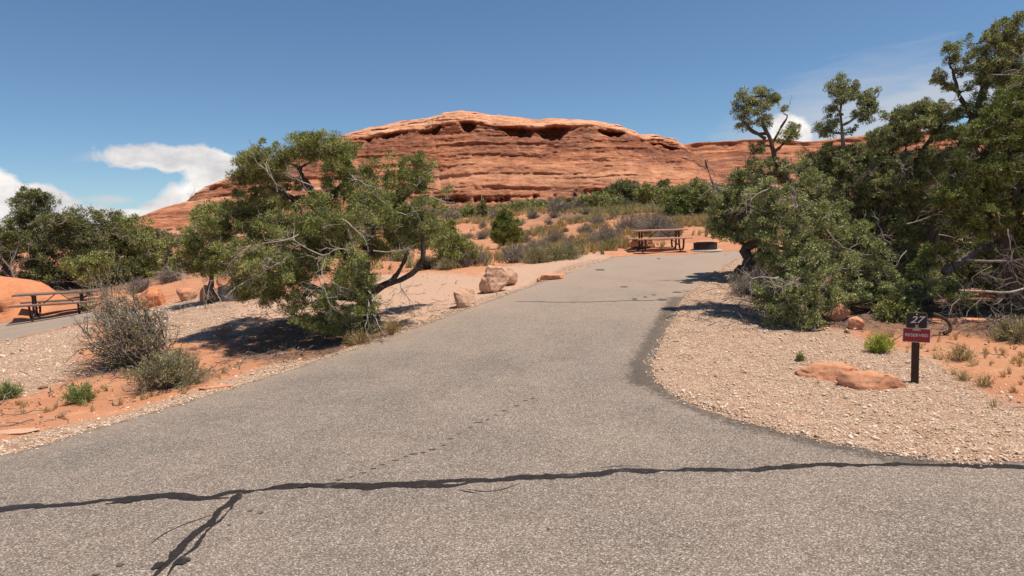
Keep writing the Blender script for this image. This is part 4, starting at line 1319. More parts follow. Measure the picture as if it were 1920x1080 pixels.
tree('juniper_tree', 'massive dense juniper filling the right edge of the picture above dead branches', (1905, 610), 11.6,
     [(1905, 610), (1890, 540), (1900, 450), (1890, 350), (1900, 260), (1930, 200)],
     [(1915, 165, 30, 22), (1890, 195, 34, 26), (1860, 225, 30, 20), (1935, 200, 40, 36), (1900, 235, 44, 34), (1850, 265, 40, 28), (1820, 250, 22, 16), (1920, 285, 50, 36), (1865, 310, 46, 34), (1810, 300, 28, 26), (1820, 340, 40, 30), (1890, 355, 50, 36), (1940, 350, 50, 40), (1800, 375, 34, 26), (1850, 390, 44, 30), (1910, 410, 50, 30), (1800, 415, 34, 20), (1850, 430, 30, 16), (1930, 450, 40, 28), (1905, 470, 30, 20), (1885, 495, 28, 14, .6), (1940, 510, 40, 30),
      (1990, 250, 70, 60), (2010, 380, 80, 70), (2010, 500, 70, 60), (1775, 360, 22, 26), (1860, 540, 24, 12, .8), (1920, 560, 34, 20, .3), (1890, 580, 26, 12), (1785, 545, 28, 14, -.3), (1805, 570, 26, 10, 0), (1830, 470, 26, 12, .8), (1880, 520, 30, 12, 1.0), (1760, 470, 26, 16, .6), (1730, 500, 26, 18, .5), (1820, 600, 20, 8, .4), (1940, 600, 26, 16, .2)],
     G_BRIGHT, 53, ragged=.26, tr=0.092, per=70, L=0.042, Wd=0.016, r_trunk=0.15, grey=.3,
     limbs=[[(1900, 450), (1850, 400), (1800, 370)], [(1895, 400), (1850, 320), (1830, 270)], [(1900, 500), (1850, 520), (1800, 540), (1750, 540)]],
     dead=[(1930, 500, -1, .05, -.8), (1900, 520, -1, .1, -.8), (1930, 545, -1, 0, -.9), (1880, 560, -1, .2, -1), (1860, 500, -.8, -.3, -.6), (1900, 470, -.8, .6, -.8), (1840, 560, -.8, .4, -1), (1880, 590, -1, -.3, -.9), (1800, 560, -.8, .5, -1), (1820, 530, -1, .5, -1), (1890, 430, -.7, .5, -.9), (1930, 570, -1, .3, -1)], dead_len=0.62, dead_r=0.010, dead_mat=M_TWIG)
tree('juniper_tree', 'dark dense juniper deep inside the right grove behind the front trees', (1700, 520), 17.5,
     [(1700, 520), (1710, 450), (1720, 380), (1725, 320)],
     [(1560, 390, 50, 40), (1640, 330, 40, 26), (1720, 320, 40, 28), (1650, 400, 60, 44), (1740, 390, 60, 50), (1820, 340, 50, 44), (1600, 470, 60, 40), (1690, 470, 60, 36), (1780, 440, 50, 30), (1900, 340, 60, 60), (1860, 430, 60, 36), (1520, 470, 46, 36), (1940, 240, 50, 50), (1840, 480, 50, 26), (1920, 470, 50, 30), (1700, 520, 40, 20), (1580, 520, 40, 20), (1760, 505, 30, 20), (1600, 420, 60, 40, .5), (1680, 360, 50, 36, .5), (1700, 440, 60, 40, .5), (1560, 330, 36, 24, .3), (1620, 310, 40, 20), (1790, 400, 50, 40), (1640, 500, 50, 24), (1520, 420, 50, 36, .6)],
     G_DARK, 59, tr=0.17, per=44, L=0.075, Wd=0.034, r_trunk=0.16, grey=.4, ragged=.25)

tree('juniper_bush', 'dark tangled low juniper brush behind the dead branches at the right edge', (1850, 548), 14.3, [(1850, 548), (1850, 520), (1855, 490)],
     [(1800, 500, 40, 22), (1850, 485, 44, 24), (1900, 490, 44, 28), (1940, 500, 44, 34), (1830, 525, 44, 16), (1890, 530, 44, 16), (1770, 520, 30, 16), (1860, 455, 36, 20)],
     G_DARK, 61, tr=.13, per=60, L=.06, Wd=.022, r_trunk=.08, cat='bush', grey=.5, extra=.5)
# dark stump by the driveway and bleached logs
def log_obj(name, label, cat, pts_, r0, r1, mtl, seed, Yd, sides=12, foot=False):
    ctl = np.array([np.array(ray_at(u, v, Yd + dy)) for u, v, dy in pts_])
    if foot:
        ctl[0, 2] = gz(ctl[0, 0], ctl[0, 1]) - 0.05
    P = smooth(ctl, 2)
    n = len(P)
    P[1:-1] += np.stack([vnoise(np.arange(n) * .8, seed, i, seed) for i in range(3)], 1)[1:-1] * r0 * .12
    R = np.linspace(r0, r1, n) * (1 + .15 * vnoise(np.arange(n) * 1.3, seed, 5, seed))
    Vt, Ft = tubes(P[None], R[None], sides)
    Vt = Vt + np.stack([vnoise(Vt[:, 0] * 14, Vt[:, 1] * 14, Vt[:, 2] * 2.5, 70 + i) for i in range(3)], 1) * r0 * .22
    # end caps
    me = qmesh(name, Vt, Ft, False)
    bm = bmesh.new()
    bm.from_mesh(me)
    bmesh.ops.holes_fill(bm, edges=[e for e in bm.edges if e.is_boundary], sides=0)
    c = Vector(ctl[0])
    bmesh.ops.translate(bm, vec=-c, verts=bm.verts)
    bm.to_mesh(me)
    bm.free()
    o = link(name, me, mtl, label=label, category=cat)
    o.location = c
    return o


tree('juniper_tree', 'juniper with a short thick dark trunk at the driveway edge and a bare top limb', (1404, 545), 16.0,
     [(1404, 545), (1400, 512), (1404, 480), (1412, 450), (1396, 410), (1362, 378), (1342, 340), (1324, 306)],
     [(1400, 340, 30, 24, .3), (1372, 368, 24, 20), (1350, 398, 22, 18), (1395, 388, 32, 26), (1372, 424, 24, 15), (1420, 415, 26, 22), (1350, 440, 12, 12), (1430, 440, 24, 18), (1385, 448, 14, 10), (1345, 372, 12, 10, -.4), (1425, 365, 26, 24, .4), (1420, 500, 26, 22, .3), (1424, 535, 22, 14, -.4), (1440, 470, 26, 20), (1370, 395, 34, 30, 1.0), (1400, 430, 36, 26, 1.2), (1345, 415, 20, 22, .6)],
     G_BLUE, 33, tr=0.10, per=72, L=0.062, Wd=0.024, r_trunk=0.27, grey=.35, swell=1.1,
     limbs=[[(1412, 450), (1430, 420), (1440, 380)], [(1396, 410), (1400, 370), (1405, 340)]], dead=[(1330, 320, -.6, -.8, 0), (1338, 332, .4, -1, 0), (1352, 360, -.8, -.4, 0)], dead_len=.38, dead_r=.009, tip=.05)
log_obj('dead_log', 'thick bleached broken log slanting upwards under the big right juniper', 'log', [(1770, 512, 0), (1812, 482, 0), (1855, 462, .1), (1888, 438, .2)], 0.075, 0.06, M_TWIG, 5, 12.2)
log_obj('dead_log', 'pale straight dead branch lying level under the big right juniper', 'log', [(1812, 488, 0), (1860, 491, 0), (1905, 488, 0), (1960, 484, 0)], 0.028, 0.02, M_TWIG, 6, 11.2)
log_obj('dead_log', 'long thin pale dead branch low behind the sign, curving down to the right', 'log', [(1800, 545, 0), (1850, 546, 0), (1888, 550, 0), (1925, 540, 0)], 0.022, 0.018, M_DEAD, 7, 11.0)
log_obj('dead_log', 'short dark curved branch lying on the ground right of the number sign', 'log', [(1752, 588, 0), (1778, 600, 0), (1784, 618, 0), (1770, 626, 0)], 0.022, 0.03, M_BARK, 8, 10.4)

# -- background junipers
BG = [
    ('juniper_tree', 'dark juniper with twisted limbs on the ridge behind the bright rounded one', (1172, 408), 58, [(1172, 408), (1165, 390), (1172, 365)], [(1170, 352, 22, 12), (1150, 362, 18, 12), (1190, 368, 20, 14), (1165, 378, 22, 14), (1205, 385, 16, 14)], G_DARK, .30),
    ('juniper_bush', 'bright olive rounded juniper on the ridge below the twisted dark one', (1120, 404), 56, [(1120, 404), (1122, 385)], [(1115, 378, 26, 16), (1135, 385, 26, 16), (1100, 385, 18, 12), (1150, 395, 18, 10)], G_PINYON, .30),
    ('juniper_tree', 'open grey-green juniper with visible forked trunk in the middle of the ridge', (1225, 408), 56, [(1225, 408), (1218, 390), (1222, 365)], [(1212, 360, 18, 12), (1232, 368, 18, 14), (1205, 378, 16, 12), (1240, 388, 16, 12), (1220, 392, 14, 8)], G_PINYON, .28),
    ('juniper_tree', 'small dark juniper on the ridge between the forked one and the dense green one', (1255, 402), 60, [(1255, 402), (1252, 380), (1254, 360)], [(1250, 352, 14, 11), (1258, 366, 15, 12), (1248, 380, 14, 10)], G_DARK, .28),
    ('juniper_tree', 'broad dense green juniper right behind the picnic table and fire ring', (1300, 428), 40, [(1300, 428), (1300, 400), (1300, 370)], [(1300, 362, 34, 20), (1272, 382, 30, 22), (1330, 378, 34, 24), (1300, 395, 40, 26), (1270, 405, 26, 18), (1335, 402, 26, 18), (1350, 388, 24, 24)], G_BRIGHT, .24),
    ('juniper_bush', 'small green juniper bush between the ridge junipers and the dense green one', (1218, 414), 50, [(1218, 414), (1218, 402)], [(1215, 400, 22, 10), (1228, 406, 18, 8)], G_BRIGHT, .26),
    ('juniper_bush', 'low wide green thicket on the ridge right of the round juniper', (990, 405), 64, [(990, 405), (990, 392)], [(965, 394, 22, 12), (990, 390, 26, 12), (1015, 393, 24, 10), (940, 399, 14, 7)], G_PINYON, .32),
    ('conifer', 'small pointed conifer on the ridge left of the wide bright juniper', (1065, 395), 60, [(1065, 395), (1065, 376)], [(1065, 378, 5, 6), (1065, 386, 10, 7), (1058, 391, 10, 5), (1080, 388, 8, 7)], G_DARK, .26),
    ('juniper_bush', 'rounded dark green bush with a pointed top left of the round juniper', (876, 424), 52, [(876, 424), (877, 400)], [(880, 393, 8, 8), (874, 404, 16, 10), (880, 414, 20, 10), (862, 414, 12, 8)], G_PINYON, .26),
    ('conifer', 'narrow pointed conifer just left of the round juniper', (905, 420), 52, [(905, 420), (904, 385)], [(903, 384, 4, 7), (904, 394, 7, 8), (906, 405, 9, 9), (908, 414, 11, 7)], G_DARK, .24),
    ('juniper_tree', 'tall dark juniper rising above the left grove against the white cloud', (62, 525), 31, [(62, 525), (62, 470), (60, 420), (62, 380)], [(55, 362, 16, 11), (72, 366, 16, 13), (48, 378, 20, 13), (80, 378, 18, 11), (60, 392, 26, 13), (62, 412, 24, 14), (40, 430, 30, 24)], G_DARK, .19),
    ('juniper_tree', 'dense juniper in the middle of the left grove behind the slickrock', (130, 530), 29, [(130, 530), (130, 480), (135, 440)], [(110, 420, 34, 18), (150, 415, 36, 18), (190, 418, 30, 18), (100, 450, 40, 26), (150, 450, 44, 30), (200, 450, 40, 28), (60, 470, 40, 28), (120, 490, 44, 28), (180, 490, 44, 28), (60, 508, 36, 16), (110, 514, 36, 14), (170, 512, 36, 16), (225, 505, 30, 18)], G_DARK, .20),
    ('juniper_tree', 'olive juniper at the right end of the left grove below the red rock', (250, 525), 30, [(250, 525), (245, 480), (240, 440)], [(225, 418, 26, 16), (255, 428, 24, 18), (240, 450, 34, 24), (275, 460, 22, 20), (230, 485, 38, 26), (272, 495, 26, 22), (250, 512, 34, 12)], G_PINYON, .20),
    ('juniper_tree', 'dark shaded juniper cut off by the left edge of the picture', (8, 520), 28, [(8, 520), (6, 470), (4, 430)], [(5, 430, 22, 18), (-20, 450, 30, 30), (15, 465, 24, 30), (0, 495, 30, 24)], G_DARK, .19),
    ('juniper_bush', 'bright olive low juniper in front of the left grove, left of the bare shrub', (165, 535), 25.5, [(165, 535), (165, 505)], [(155, 500, 26, 14), (190, 488, 16, 16), (170, 518, 26, 12)], G_PINYON, .18),
    ('juniper_bush', 'brownish grey juniper between the left grove and the green juniper', (310, 515), 32, [(310, 515), (308, 480), (306, 450)], [(300, 448, 20, 18), (318, 462, 20, 18), (300, 485, 26, 20), (325, 490, 18, 16)], G_OLIVE, .20),
    ('juniper_tree', 'dark juniper beyond the wide juniper seen through its crown', (600, 470), 34, [(600, 470), (600, 440)], [(560, 440, 30, 20), (610, 430, 34, 22), (660, 445, 30, 20), (520, 455, 26, 18)], G_DARK, .24),
]
for k, (nm, lab, base, Y, trk, lob, lf, tr_) in enumerate(BG):
    conif = nm == 'conifer'
    tree(nm, lab, base, Y, trk, lob, lf, 200 + k, tr=tr_, per=52 if Y < 45 else 44, L=0.0030 * Y, Wd=0.0012 * Y, r_trunk=0.15 if Y < 45 else .2, cat='tree' if 'bush' not in nm else 'bush', grey=.3, dens=1.15 if not conif else 1.6, shell=.4, swell=1.25 if not conif else 1.1, ragged=.2)

# the dense round juniper on the sand slope
tree('round_juniper', 'dense egg shaped dark green juniper standing alone on the orange sand slope', (950, 464), 33, [(950, 464), (950, 440), (948, 405)],
     [(946, 403, 9, 8, 0), (946, 413, 15, 11, 0), (950, 425, 21, 14, 0), (950, 438, 24, 14, 0), (950, 450, 21, 10, 0)], G_BRIGHT, 301, tr=.15, per=85, L=.085, Wd=.034, grey=0, extra=0, ragged=0, dens=1.9, shell=.3, r_trunk=.12, swell=1.22, up=.9)

# bare snags
def snag(label, u, v, Y, seeds, dirs, ln, r, mtl=M_TWIG):
    rs = np.random.RandomState(seeds)
    b = ray_at(u, v, Y)
    b.z = gz(b.x, b.y) - 0.05
    Vd, Fd = dead_branches(rs, [np.array(b)] * len(dirs), [np.array(M3.col[0]) * d[0] + np.array([0, 0, 1]) * d[1] for d in dirs], ln, r, 4, 4)
    o = link('bare_snag', qmesh('bare_snag', Vd - np.array(b), Fd), mtl, label=label, category='dead tree')
    o.location = b
    return o


snag('bare dead juniper snag with thin forked branches at the far left against the cloud', 28, 470, 27, 5, [(-.35, 1), (.0, 1)], 2.0, 0.06)
snag('dark bare tangled snag left of the pointed bush on the sandy slope', 828, 430, 38, 8, [(-.5, 1), (.3, 1), (0, 1)], 1.1, 0.05, M_BARK)


# ------------------------------------------------------------------ shrubs
def shrub_mesh(seed, r, h, nst, leaf_n, L, Wd, up=.6, forks=2, stem_r=.006, lean=(0, 0), leaf_lo=.35):
    rs = np.random.RandomState(seed)
    ang = rs.rand(nst) * 2 * np.pi
    rad = rs.rand(nst) ** .6
    tips = np.stack([np.cos(ang) * rad * r + lean[0], np.sin(ang) * rad * r + lean[1], h * (1 - 0.45 * rad ** 2) * rs.uniform(.35, 1.1, nst)], 1)
    A = np.stack([np.cos(ang) * r * .12 * rs.rand(nst), np.sin(ang) * r * .12 * rs.rand(nst), -0.03 * np.ones(nst)], 1)
    P = crooked(rs, A, tips, 6, .10, -0.03)
    R = np.linspace(stem_r, stem_r * .4, 6)[None] * rs.uniform(.7, 1.4, (nst, 1))
    out = [tubes(P, R, 3)]
    allP = [P]
    for f in range(forks):
        idx = rs.randint(0, nst, nst)
        j = rs.randint(2, 5, nst)
        S = P[idx, j]
        d = unit(P[idx, j + 1] - P[idx, j])
        E = S + unit(d + rs.normal(size=(nst, 3)) * .6) * (h * rs.uniform(.2, .45, nst))[:, None]
        E[:, 2] = np.maximum(E[:, 2], 0.02)
        Q = crooked(rs, S, E, 6, .12)
        out.append(tubes(Q, np.linspace(stem_r * .6, stem_r * .3, 6)[None].repeat(nst, 0), 3))
        allP.append(Q)
    Vs, Fs = merge(out)
    if leaf_n:
        leaf_n = int(leaf_n * 1.25)
        AP = np.concatenate(allP)
        i = rs.randint(0, len(AP), leaf_n)
        t = leaf_lo + (1 - leaf_lo) * rs.rand(leaf_n) ** .8
        k = np.minimum((t * 5).astype(int), 4)
        fr = t * 5 - k
        p = AP[i, k] * (1 - fr)[:, None] + AP[i, k + 1] * fr[:, None] + rs.normal(size=(leaf_n, 3)) * L * .4
        p[:, 2] = np.maximum(p[:, 2], 0.01)
        dr = unit(unit(AP[i, k + 1] - AP[i, k]) + rs.normal(size=(leaf_n, 3)) * .6 + np.array([0, 0, up * .5]))
        s = unit(np.cross(dr, rs.normal(size=(leaf_n, 3))))
        ln = L * rs.uniform(.6, 1.4, leaf_n)[:, None]
        w = Wd * rs.uniform(.7, 1.3, leaf_n)[:, None]
        Vl = np.stack([p - s * w * .5, p + s * w * .5, p + dr * ln], 1).reshape(-1, 3)
        Fl = np.arange(leaf_n * 3).reshape(-1, 3)
    else:
        Vl = Fl = None
    return (Vs, Fs), (Vl, Fl)


def shrub(name, label, u, v, r, h, seed, leaf, nst=60, leaf_n=2500, L=.05, Wd=.015, group=None, cat='shrub', stem=None, lean=(0, 0), forks=2, stem_r=.006, up=.6, at=None, meshes=None, rz=0, sc=1.0, leaf_lo=.35):
    b = at if at is not None else GG(u, v)
    root = link(name, None, None, label=label, category=cat, group=group)
    root.location = b
    root.rotation_euler = (0, 0, rz)
    root.scale = (sc, sc, sc)
    if meshes is None:
        st, lv = shrub_mesh(seed, r, h, nst, leaf_n, L, Wd, up, forks, stem_r, lean, leaf_lo)
        ms = qmesh('stems', *st)
        ms.materials.append(stem or M_TWIG)
        ml = None
        if lv[0] is not None:
            ml = qmesh('leaves', *lv)
            ml.materials.append(leaf)
        meshes = (ms, ml)
    o = link('stems', meshes[0], None, root, kind='stuff')
    if meshes[1] is not None:
        link('leaves', meshes[1], None, root, kind='stuff')
    return root, meshes


# near-left shrubs
shrub('bare_shrub', 'large half bare shrub of tangled grey stems left of the wide juniper shadow', 292, 682, .62, 1.30, 1, G_OLIVE, 56, 4200, .045, .013, lean=(-.62, .1), forks=8, stem_r=.014, leaf_lo=.45)
shrub('bare_shrub', 'upright thin bare twigs rising behind the large half bare shrub', 222, 645, .42, 1.5, 2, G_OLIVE, 20, 1500, .04, .011, lean=(-.25, .1), forks=5, stem_r=.009)
shrub('grey_shrub', 'low rounded grey-green shrub with pale stems on the sand in front of the bare shrub', 318, 728, .50, .52, 3, G_OLIVE, 130, 5200, .04, .010, forks=3, stem_r=.006)
shrub('green_tuft', 'small round green bush alone on the orange sand near the left road edge', 152, 757, .20, .25, 4, G_FRESH, 70, 1500, .045, .009, forks=1, stem_r=.003, stem=G_FRESH)
shrub('green_tuft', 'green tuft of grass at the left edge of the picture beside the gravel', 12, 742, .20, .22, 5, G_FRESH, 70, 1200, .05, .009, forks=1, stem_r=.003, stem=G_FRESH)
shrub('yellow_bush', 'round bright yellow-green bush in the gravel left of the number sign', 1648, 662, .20, .27, 6, G_YELLOW, 90, 2600, .035, .009, forks=2, stem_r=.003, stem=G_YELLOW)
shrub('green_tuft', 'small dark green tuft at the left tip of the low orange rock hump', 1500, 678, .07, .13, 7, G_FRESH, 30, 300, .035, .008, forks=1, stem_r=.003, stem=G_FRESH)
shrub('juniper_sapling', 'low green juniper sapling at the foot of the grove behind the number sign', 1680, 602, .40, .48, 8, G_PINYON, 60, 3200, .05, .02, forks=3, stem_r=.007)
shrub('dry_tuft', 'thin dry grass tuft right of the reserved sign', 1805, 712, .10, .12, 9, G_STRAW, 40, 150, .05, .006, forks=1, stem_r=.0025, stem=G_OLIVE, cat='grass tuft')
shrub('dry_tuft', 'dark dry grass tuft furthest right beside the reserved sign', 1845, 722, .12, .16, 10, G_STRAW, 45, 150, .05, .006, forks=1, stem_r=.0025, stem=G_OLIVE, cat='grass tuft')
shrub('dry_tuft', 'brown wiry weed behind the post on the orange sand', 1800, 678, .22, .26, 13, G_STRAW, 55, 500, .05, .006, forks=2, stem_r=.0025, stem=G_OLIVE, cat='weed')
shrub('grey_shrub', 'dark spreading shrub hanging at the right edge of the picture beyond the sand', 1905, 640, .4, .35, 14, G_OLIVE, 60, 1500, .05, .012)
shrub('dry_tuft', 'straw coloured grass clump at the foot of the wide juniper beside the gravel edge', 735, 622, .22, .34, 11, G_STRAW, 120, 300, .08, .007, forks=1, stem_r=.003, stem=G_STRAW, cat='grass tuft')
shrub('dry_tuft', 'green and straw grass clump under the wide juniper trunk', 672, 640, .30, .26, 12, G_STRAW, 140, 400, .08, .007, forks=1, stem_r=.003, stem=G_STRAW, cat='grass tuft')
# slope shrubs
_, SG1 = shrub('sagebrush', 'large silvery grey bare bush directly behind the picnic table by the driveway', 1232, 440, 1.25, 1.05, 20, G_SAGE, 200, 4200, .07, .014, forks=3, stem_r=.010)
_, SG2 = shrub('sagebrush', 'wide dark grey shrub left of the table on the slope', 1135, 455, .95, .8, 21, G_SAGE, 150, 3500, .06, .016, forks=2, stem_r=.009)
_, SG3 = shrub('sagebrush', 'blue-grey shrub at the foot of the slope right of the round juniper', 965, 490, .60, .62, 22, G_SAGE, 140, 3500, .05, .013, forks=2, stem_r=.007)
_, SG4 = shrub('green_shrub', 'olive green shrub at the road end of the slope below the grasses', 1065, 487, .60, .55, 23, G_OLIVE, 140, 3500, .06, .013, forks=2, stem_r=.006)
_, SG5 = shrub('green_shrub', 'small cactus-like green shrub left of the boulder behind the table', 1145, 468, .35, .40, 24, G_FRESH, 60, 1200, .07, .02, forks=1, stem_r=.006)
KINDS = {'grey': [SG2, SG3], 'green': [SG4], 'silver': [SG1]}
spots = [
    ('grey', 882, 496, .8, 'pale grey shrub left of the tall pink boulder'), ('grey', 1000, 478, .75, 'grey shrub two steps right of the blue-grey one on the slope'),
    ('green', 1005, 495, 1.0, 'olive grassy shrub above the tall pink boulder'), ('green', 1035, 490, .9, 'olive shrub in the row along the slope foot, left of the last one'),
    ('grey', 1098, 442, .9, 'dark grey shrub left of the wide one behind the table'), ('grey', 1040, 458, .8, 'grey shrub in the middle of the grassy slope'),
    ('grey', 905, 448, .75, 'lone pale shrub on the sand left of the round juniper'), ('grey', 1000, 412, 1.0, 'dark shrub on the ridge line above the sand patch'),
    ('grey', 1050, 400, 1.2, 'dark rounded shrub near the top of the grassy ridge'), ('grey', 1085, 394, 1.1, 'grey shrub on the ridge beneath the pointed conifer'),
    ('silver', 1255, 448, .6, 'silvery shrub behind the right end of the table'), ('grey', 1180, 432, 1.0, 'wide grey shrub left behind the silvery bush'),
    ('green', 1375, 445, 1.2, 'olive grass clump behind the fire ring'), ('green', 1345, 440, 1.1, 'olive shrub between the fire ring and the dense juniper'),
    ('green', 800, 506, .8, 'olive shrub behind the gravel path under the juniper limb'), ('green', 838, 510, .7, 'low olive shrub along the far edge of the gravel path'),
    ('grey', 866, 505, .6, 'small brown shrub at the end of the gravel path'), ('green', 748, 490, 1.0, 'brownish shrub seen through the lower limbs of the wide juniper'),
    ('grey', 935, 455, .5, 'small pale shrub against the left side of the round juniper'), ('green', 985, 455, .8, 'yellowish grass clump right of the round juniper'),
    ('green', 1090, 470, .8, 'olive grass clump right of the grey shrub on the slope'), ('grey', 1065, 478, .7, 'grey shrub low on the slope among the olive ones'),
    ('grey', 930, 412, 1.0, 'grey shrub on the ridge just behind the round juniper'), ('grey', 320, 528, 1.0, 'brown-grey shrub on the orange sand behind the left boulders'),
    ('grey', 262, 548, .9, 'purple-grey shrub above the orange rock dome'), ('green', 420, 560, .5, 'low weed beside the grey fire ring'),
    ('grey', 1425, 540, .7, 'brown shrub under the junipers right of the driveway edge'), ('grey', 1412, 552, .6, 'dry brown brush at the gravel edge under the junipers')]
rz_ = random.Random(3)
cnt = {}
for kind, u, v, sc_, lab in spots:
    ms = rz_.choice(KINDS[kind])
    shrub('sagebrush' if kind != 'green' else 'green_shrub', lab, u, v, 0, 0, 0, None, meshes=ms, rz=rz_.uniform(0, 6), sc=sc_, group='shrubs on the sandy slope' if 380 < v < 500 and u > 860 else None)

dots = [(905, 428, .5), (880, 445, .45), (1010, 440, .5), (1030, 425, .5), (1060, 435, .55), (1085, 420, .5), (1120, 425, .6), (1150, 415, .5), (1100, 405, .6), (975, 425, .5), (1020, 468, .45), (1050, 445, .5),
        (1125, 470, .4), (1110, 458, .5), (990, 440, .4), (1160, 440, .5), (925, 440, .4), (1070, 455, .45), (1040, 412, .6), (1135, 440, .5)]
for u, v, sc_ in dots:
    shrub('sagebrush', 'small grey desert shrub dotted among the dry grasses of the sandy slope', u, v, 0, 0, 0, None, meshes=rz_.choice(KINDS['grey']), rz=rz_.uniform(0, 6), sc=sc_ * rz_.uniform(.8, 1.2), group='small grey shrubs dotted over the slope')

# ------------------------------------------------------------------ scattered stuff (geometry nodes)
def variants(name, meshes, mtl):
    c = bpy.data.collections.new(name)
    for i, me in enumerate(meshes):
        me.materials.append(mtl)
        o = bpy.data.objects.new(name + '_piece', me)
        c.objects.link(o)
    return c


def scatter(name, P, scales, coll, label=None, seed=0, flat=False):
    me = bpy.data.meshes.new(name)
    me.vertices.add(len(P))
    me.vertices.foreach_set('co', np.asarray(P, np.float32).ravel())
    rs = np.random.RandomState(seed)
    a = me.attributes.new('sc', 'FLOAT', 'POINT')
    a.data.foreach_set('value', np.asarray(scales, np.float32))
    rot = np.zeros((len(P), 3), np.float32)
    rot[:, 2] = rs.rand(len(P)) * 6.283
    if not flat:
        rot[:, :2] = rs.normal(size=(len(P), 2)) * 0.35
    a = me.attributes.new('rt', 'FLOAT_VECTOR', 'POINT')
    a.data.foreach_set('vector', rot.ravel())
    o = link(name, me, None, kind='stuff', label=label)
    ng = bpy.data.node_groups.new(name, 'GeometryNodeTree')
    ng.interface.new_socket('Geometry', in_out='INPUT', socket_type='NodeSocketGeometry')
    ng.interface.new_socket('Geometry', in_out='OUTPUT', socket_type='NodeSocketGeometry')
    N = ng.nodes
    gi, go = N.new('NodeGroupInput'), N.new('NodeGroupOutput')
    ci = N.new('GeometryNodeCollectionInfo')
    ci.inputs['Collection'].default_value = coll
    ci.inputs['Separate Children'].default_value = True
    iop = N.new('GeometryNodeInstanceOnPoints')
    iop.inputs['Pick Instance'].default_value = True
    s_ = N.new('GeometryNodeInputNamedAttribute')
    s_.data_type = 'FLOAT'
    s_.inputs['Name'].default_value = 'sc'
    r_ = N.new('GeometryNodeInputNamedAttribute')
    r_.data_type = 'FLOAT_VECTOR'
    r_.inputs['Name'].default_value = 'rt'
    rv = N.new('FunctionNodeRandomValue')
    rv.data_type = 'INT'
    rv.inputs[4].default_value = 0
    rv.inputs[5].default_value = len(coll.objects) - 1
    Lk = ng.links.new
    Lk(gi.outputs[0], iop.inputs['Points'])
    Lk(ci.outputs[0], iop.inputs['Instance'])
    Lk(s_.outputs[0], iop.inputs['Scale'])
    Lk(r_.outputs[0], iop.inputs['Rotation'])
    Lk(rv.outputs[2], iop.inputs['Instance Index'])
    Lk(iop.outputs[0], go.inputs[0])
    md = o.modifiers.new('scatter', 'NODES')
    md.node_group = ng
    return o


def make_pebble_mat():
    m, t = mat('gravel_stone')
    r = t.n('ShaderNodeObjectInfo').outputs['Random']
    c = t.ramp(r, [(0.0, (0.44, 0.28, 0.18)), (0.25, (0.56, 0.385, 0.26)), (0.5, (0.645, 0.47, 0.33)), (0.75, (0.70, 0.54, 0.40)), (0.95, (0.74, 0.60, 0.46)), (1.0, (0.32, 0.20, 0.13))])
    finish(t, c, 0.85, None, spec=.3)
    return m


M_PEB = make_pebble_mat()


def pebble(seed):
    bm = bmesh.new()
    bmesh.ops.create_icosphere(bm, subdivisions=1, radius=.5)
    rs = np.random.RandomState(seed)
    for v in bm.verts:
        v.co *= rs.uniform(.75, 1.25)
        v.co.z *= .6
    me = bm_me(bm, 'pebble')
    return me


PEB = variants('pebbles', [pebble(i) for i in range(6)], M_PEB)
rs = np.random.RandomState(77)


def sample_zone(n, x0, x1, y0, y1, dens_fn):
    x, y = rs.uniform(x0, x1, n), rs.uniform(y0, y1, n)
    d = dens_fn(x, y)
    ok = rs.rand(n) < d
    return x[ok], y[ok]


def off_road(x, y, margin=0.0):
    ok = np.ones(x.shape, bool)
    for out in (ROAD[::2], SITE):
        i = inside(x, y, out)
        if margin:
            i |= dist_line(x, y, out, True) < margin
        ok &= ~i
    return ok


def dn(x, y):
    g_, p_, l_, d_ = zones(x, y)
    return (np.clip(g_ * 1.3 - 0.25 + .3 * vnoise(x * 2, y * 2, 0, 4), 0, 1) + 0.05 + 0.03 * p_) * off_road(x, y) * np.clip(1.25 - y / 22, .12, 1)


x, y = sample_zone(380000, -14, 12, 4, 19, dn)
s = rs.lognormal(math.log(.0130), .52, len(x))
z = GZ(x, y) + s * .15
scatter('gravel', np.column_stack([x, y, z]), s, PEB, 'loose pale and pinkish crushed gravel', 1)
# crumbs at the road edge
e = ROAD_D[(ROAD_D[:, 1] > 4) & (ROAD_D[:, 1] < 24) & (np.abs(ROAD_D[:, 0]) < 12)]
k = rs.randint(0, len(e), 9000)
ex, ey = e[k, 0] + rs.normal(size=9000) * .05, e[k, 1] + rs.normal(size=9000) * .05
s = rs.lognormal(math.log(.014), .4, 9000)
scatter('gravel_crumbs', np.column_stack([ex, ey, np.maximum(GZ(ex, ey), T(ex, ey)) + s * .2]), s, PEB, 'small loose stones along the broken asphalt edge', 2)


def grass_mesh(seed, n, h, spread, w):
    r_ = np.random.RandomState(seed)
    a = r_.rand(n) * 6.28
    b = np.stack([np.cos(a) * spread * .3 * r_.rand(n), np.sin(a) * spread * .3 * r_.rand(n), np.full(n, -.01)], 1)
    t = b + np.stack([np.cos(a) * spread * r_.rand(n), np.sin(a) * spread * r_.rand(n), h * r_.uniform(.5, 1.1, n)], 1)
    s = unit(np.cross(t - b, r_.normal(size=(n, 3)))) * w
    m_ = (b + t) / 2 + np.array([0, 0, h * .12])
    V = np.stack([b - s, b + s, m_ + s * .8, t, m_ - s * .8], 1).reshape(-1, 3)
    f = []
    for i in range(n):
        k_ = i * 5
        f += [(k_, k_ + 1, k_ + 2, k_ + 4), (k_ + 4, k_ + 2, k_ + 3, k_ + 3)]
    me = bpy.data.meshes.new('grass')
    me.from_pydata(V.tolist(), [], [tuple(dict.fromkeys(q)) for q in f])
    return me


